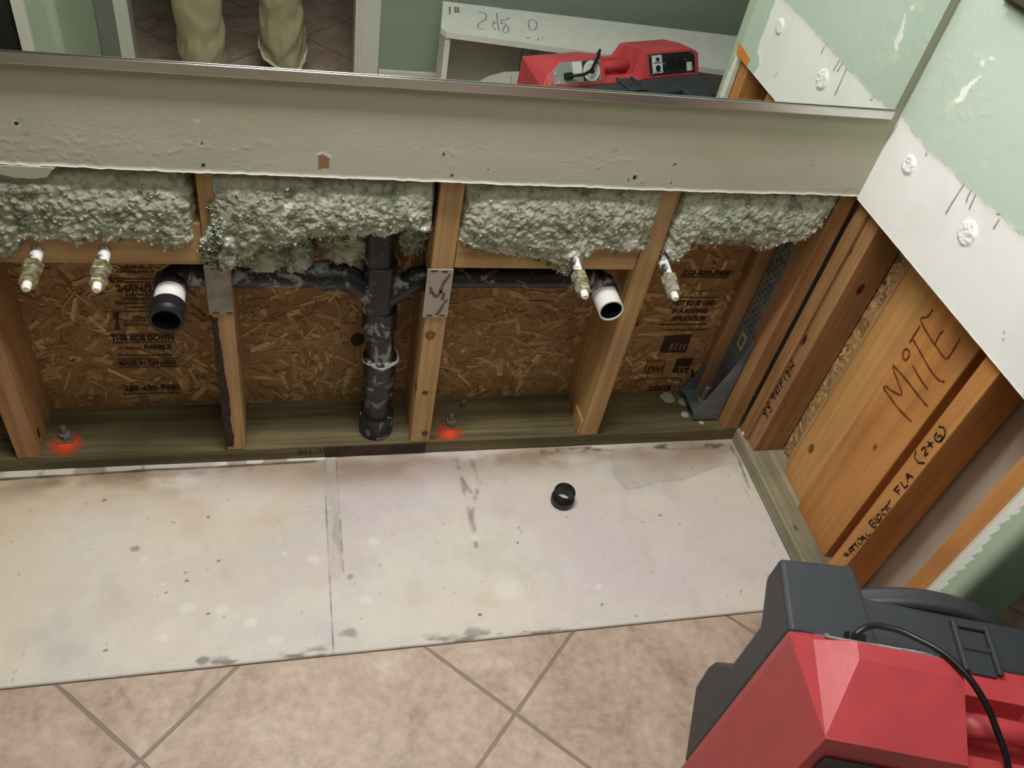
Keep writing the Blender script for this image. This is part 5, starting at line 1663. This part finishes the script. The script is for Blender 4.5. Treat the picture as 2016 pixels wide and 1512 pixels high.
def skin_obj(name, joints, edges, mat, parent, root=0, sub=2):
    me = bpy.data.meshes.new(name)
    me.from_pydata([tuple(np.array(j[0]) - PO) for j in joints], edges, [])
    me.materials.append(mat)
    o = bpy.data.objects.new(name, me); COL.objects.link(o); o.parent = parent
    s = o.modifiers.new('Skin', 'SKIN'); s.use_smooth_shade = True
    for i, j in enumerate(joints):
        r_ = j[1]; me.skin_vertices[0].data[i].radius = (r_, r_) if np.isscalar(r_) else r_
        me.skin_vertices[0].data[i].use_root = (i == root)
    if sub:
        m_ = o.modifiers.new('Sub', 'SUBSURF'); m_.levels = sub; m_.render_levels = sub
    return o


F1 = np.array([-1.365, -1.76]); F2 = np.array([-1.105, -1.885])   # the two feet
J = [((-1.235, -1.84, 0.92), (.14, .10)),            # 0 pelvis
     ((-1.235, -1.83, 1.12), (.13, .09)),            # 1 waist
     ((-1.235, -1.80, 1.34), (.15, .10)),            # 2 chest
     ((-1.232, -1.775, 1.49), (.055, .055)),         # 3 neck
     ((-1.230, -1.755, 1.58), (.068, .075)),         # 4 jaw
     ((-1.230, -1.760, 1.68), (.078, .092)),         # 5 skull
     ((-1.230, -1.765, 1.745), (.055, .065)),        # 6 crown
     ((-1.41, -1.79, 1.42), .055), ((-1.44, -1.62, 1.22), .042), ((-1.26, -1.40, 1.38), .030), ((-1.205, -1.345, 1.425), (.036, .02)),   # arm on one side 7-10
     ((-1.06, -1.79, 1.42), .055), ((-1.00, -1.64, 1.22), .042), ((-1.02, -1.43, 1.38), .030), ((-1.045, -1.355, 1.43), (.036, .02)),    # other arm 11-14
     ((-1.33, -1.83, 0.86), .085), ((F1[0], -1.74, 0.50), .055), ((F1[0], -1.78, 0.10), .036), ((F1[0], -1.70, 0.035), .032), ((F1[0] - .01, -1.60, 0.022), .024),   # leg 15-19
     ((-1.14, -1.85, 0.86), .085), ((F2[0], -1.84, 0.50), .055), ((F2[0], -1.91, 0.10), .036), ((F2[0], -1.83, 0.035), .032), ((F2[0] + .01, -1.73, 0.022), .024)]
E_ = [(0, 1), (1, 2), (2, 3), (3, 4), (4, 5), (5, 6), (2, 7), (7, 8), (8, 9), (9, 10), (2, 11), (11, 12), (12, 13), (13, 14),
      (0, 15), (15, 16), (16, 17), (17, 18), (18, 19), (0, 20), (20, 21), (21, 22), (22, 23), (23, 24)]
# fingers and thumbs, each a short chain rooted in the palm
for pi_, sgn in ((10, 1), (14, -1)):
    base = np.array(J[pi_][0])
    for k in range(4):
        a = base + np.array([sgn * 0.030, 0.018, 0.022 - 0.017 * k])
        b_ = a + np.array([sgn * 0.030, 0.010, 0.004]); c_ = b_ + np.array([sgn * (0.022 - .004 * abs(k - 1)), -0.004, 0.0])
        i0 = len(J); J += [(tuple(a), .0088), (tuple(b_), .0082), (tuple(c_), .0072)]
        E_ += [(pi_, i0), (i0, i0 + 1), (i0 + 1, i0 + 2)]
    a = base + np.array([sgn * 0.010, -0.012, -0.034]); b_ = a + np.array([sgn * 0.030, -0.006, 0.0])
    i0 = len(J); J += [(tuple(a), .011), (tuple(b_), .009)]; E_ += [(pi_, i0), (i0, i0 + 1)]
body = skin_obj('body', J, E_, M_SKIN, per)
# face
fc = np.array([-1.230, -1.672, 1.665]) - PO
for s in (-1, 1):
    bm = bmesh.new(); bmesh.ops.create_uvsphere(bm, u_segments=14, v_segments=10, radius=0.012)
    bm_obj('eye', bm, M_TIP, per, True, loc=tuple(fc + np.array([s * .031, 0.006, .008])))
    bm = bmesh.new(); bmesh.ops.create_uvsphere(bm, u_segments=12, v_segments=8, radius=0.0055)
    bm_obj('iris', bm, M_INKB, per, True, loc=tuple(fc + np.array([s * .031, 0.016, .008])))
    bm = bmesh.new(); bmesh.ops.create_uvsphere(bm, u_segments=12, v_segments=8, radius=0.022)
    for v in bm.verts: v.co.x *= 0.35; v.co.z *= 1.4
    bm_obj('ear', bm, M_SKIN, per, True, loc=tuple(np.array([-1.230 + s * .080, -1.755, 1.655]) - PO))
bm = bmesh.new(); bmesh.ops.create_cone(bm, segments=10, radius1=0.017, radius2=0.006, depth=0.05)
bm_obj('nose', bm, M_SKIN, per, True, loc=tuple(fc + np.array([0, 0.014, -.018])))
bm = bmesh.new(); bmesh.ops.create_uvsphere(bm, u_segments=12, v_segments=8, radius=0.02)
for v in bm.verts: v.co.y *= .35; v.co.z *= .28
bm_obj('mouth', bm, plain('lips', (160, 96, 84), .5), per, True, loc=tuple(fc + np.array([0, 0.006, -.055])))
bm = bmesh.new(); bmesh.ops.create_uvsphere(bm, u_segments=28, v_segments=18, radius=0.1)
for v in bm.verts:
    v.co = Vector((v.co.x * .92, v.co.y * 1.06, v.co.z * 1.0)) * (1 + .05 * mnoise.noise(v.co * 30))
    if v.co.y > 0.03 and v.co.z < 0.05: v.co.y = 0.03
    if v.co.z < -0.03: v.co.z = -0.03
bm_obj('hair', bm, M_HAIR, per, True, loc=tuple(np.array([-1.230, -1.772, 1.70]) - PO))
# shirt over torso and upper arms
skin_obj('shirt', [((-1.235, -1.84, 0.93), (.155, .115)), ((-1.235, -1.83, 1.12), (.150, .108)), ((-1.235, -1.80, 1.36), (.165, .115)), ((-1.232, -1.78, 1.455), (.075, .07)),
                   ((-1.41, -1.79, 1.42), .070), ((-1.445, -1.63, 1.23), .058), ((-1.30, -1.45, 1.345), .044), ((-1.06, -1.79, 1.42), .070), ((-0.995, -1.65, 1.23), .058), ((-1.015, -1.48, 1.345), .044)],
         [(0, 1), (1, 2), (2, 3), (2, 4), (4, 5), (5, 6), (2, 7), (7, 8), (8, 9)], M_SHIRT, per)


# trouser legs: open tubes with folds, hem lifted on the second
def trouser(hip, knee, hem, rh, rk, rb, seed, hemtilt):
    nz, ns = 120, 64
    V = []; F = []
    P = catmull([hip, knee, hem], 12)
    P = np.array(P); tt = np.linspace(0, 1, len(P))
    for i in range(nz):
        t = i / (nz - 1)
        c = np.array([np.interp(t, tt, P[:, k]) for k in range(3)])
        rr = np.interp(t, [0, .5, 1], [rh, rk, rb])
        for j in range(ns):
            a = 2 * PI * j / ns
            w = mnoise.fractal(Vector((math.cos(a) * 1.6 + seed, math.sin(a) * 1.6, t * 7)), .8, 2, 4)
            fold = 0.012 * math.sin(t * 46 + 2.0 * math.sin(a + seed) + 3 * w) * float(sstep(.55, .95, t))
            rad = rr * (1 + .05 * w) + fold * .45
            zt = (hemtilt[0] * math.cos(a) + hemtilt[1] * math.sin(a)) * float(sstep(.8, 1, t))
            V.append(c + np.array([rad * math.cos(a), rad * 1.08 * math.sin(a), zt]))
    for i in range(nz - 1):
        for j in range(ns):
            j2 = (j + 1) % ns
            F.append((i * ns + j, (i + 1) * ns + j, (i + 1) * ns + j2, i * ns + j2))
    return V, F, V[-ns:]


V1, F1_, h1 = trouser((-1.325, -1.835, 0.95), (-1.365, -1.735, 0.52), (-1.368, -1.775, 0.035), .112, .078, .076, 3, (0.0, 0.01))
V2, F2_, h2 = trouser((-1.145, -1.850, 0.95), (-1.112, -1.835, 0.52), (-1.100, -1.880, 0.115), .112, .074, .078, 9, (-0.012, -0.050))
n1 = len(V1)
mesh_obj('trousers', [v - PO for v in V1 + V2], F1_ + [tuple(i + n1 for i in f) for f in F2_], M_KHAKI, per, smooth=True)
V, F = tube_geo([v - PO for v in h2] + [h2[0] - PO], 0.0065, 8); mesh_obj('hem', V, F, M_CUFF, per, smooth=True)['label'] = 'pale rolled trouser hem'
V, F = tube_geo([v - PO for v in h1] + [h1[0] - PO], 0.006, 8); mesh_obj('hem', V, F, M_CUFF, per, smooth=True)
for f_, yy in ((F1, -1.70), (F2, -1.83)):
    bm = bmesh.new(); bmesh.ops.create_uvsphere(bm, u_segments=24, v_segments=14, radius=1)
    for v in bm.verts:
        v.co = Vector((v.co.x * .046, v.co.y * .135, max(v.co.z, -.35) * (.052 if v.co.y < 0.1 else .040) + .0185))
    bm_obj('shoe', bm, M_SHOE, per, True, loc=(f_[0] - PO[0], yy - PO[1], 0.0))
# phone behind the lens
ph = empty('mobile_phone', tuple(CP - CF * 0.02 + CU * -0.0)); tag(ph, 'dark mobile phone held out in both hands by the person in the doorway', 'phone')
bm = bmesh.new(); box_bm(bm, (-0.072, -0.036, 0.0), (0.072, 0.034, 0.008), 0.003)
q = bm_obj('phone_body', bm, M_BLKP, ph)
ph.matrix_world = Matrix(((CR[0], CU[0], -CF[0], CP[0] - CF[0] * -0.0), (CR[1], CU[1], -CF[1], CP[1]), (CR[2], CU[2], -CF[2], CP[2]), (0, 0, 0, 1))) @ Matrix.Translation((-0.06, 0.0, 0.012))


# smaller pieces hang under the part they sit on
def under(parent_name, names):
    ps = [o for o in bpy.data.objects if o.name.split('.')[0] == parent_name]
    for o in list(bpy.data.objects):
        if o.name.split('.')[0] in names and o.parent and o.parent.type == 'EMPTY' and ps[0].parent == o.parent:
            mw = o.matrix_basis.copy(); o.parent = ps[0]; o.matrix_parent_inverse = ps[0].matrix_basis.inverted(); o.matrix_basis = mw


under('control_plate', ('dark_label', 'dial_plate', 'dial_ring', 'dial_face', 'dial_knob', 'sticker'))
under('outlet_plate', ('switch_label', 'breaker_button', 'switch_lever', 'label_print', 'outlet_socket', 'outlet_cover'))
under('paper_label', ('label_print',))
under('rear_grille', ('grille_slats',))
under('inlet_collar', ('inlet_screen',))
under('side_arm', ('wye_hub', 'elbow_hub'))
under('stub_out', ('threaded_adapter', 'pipe_bore'))
under('eye', ('iris',))
under('bottom_channel', ('glint_bead',))
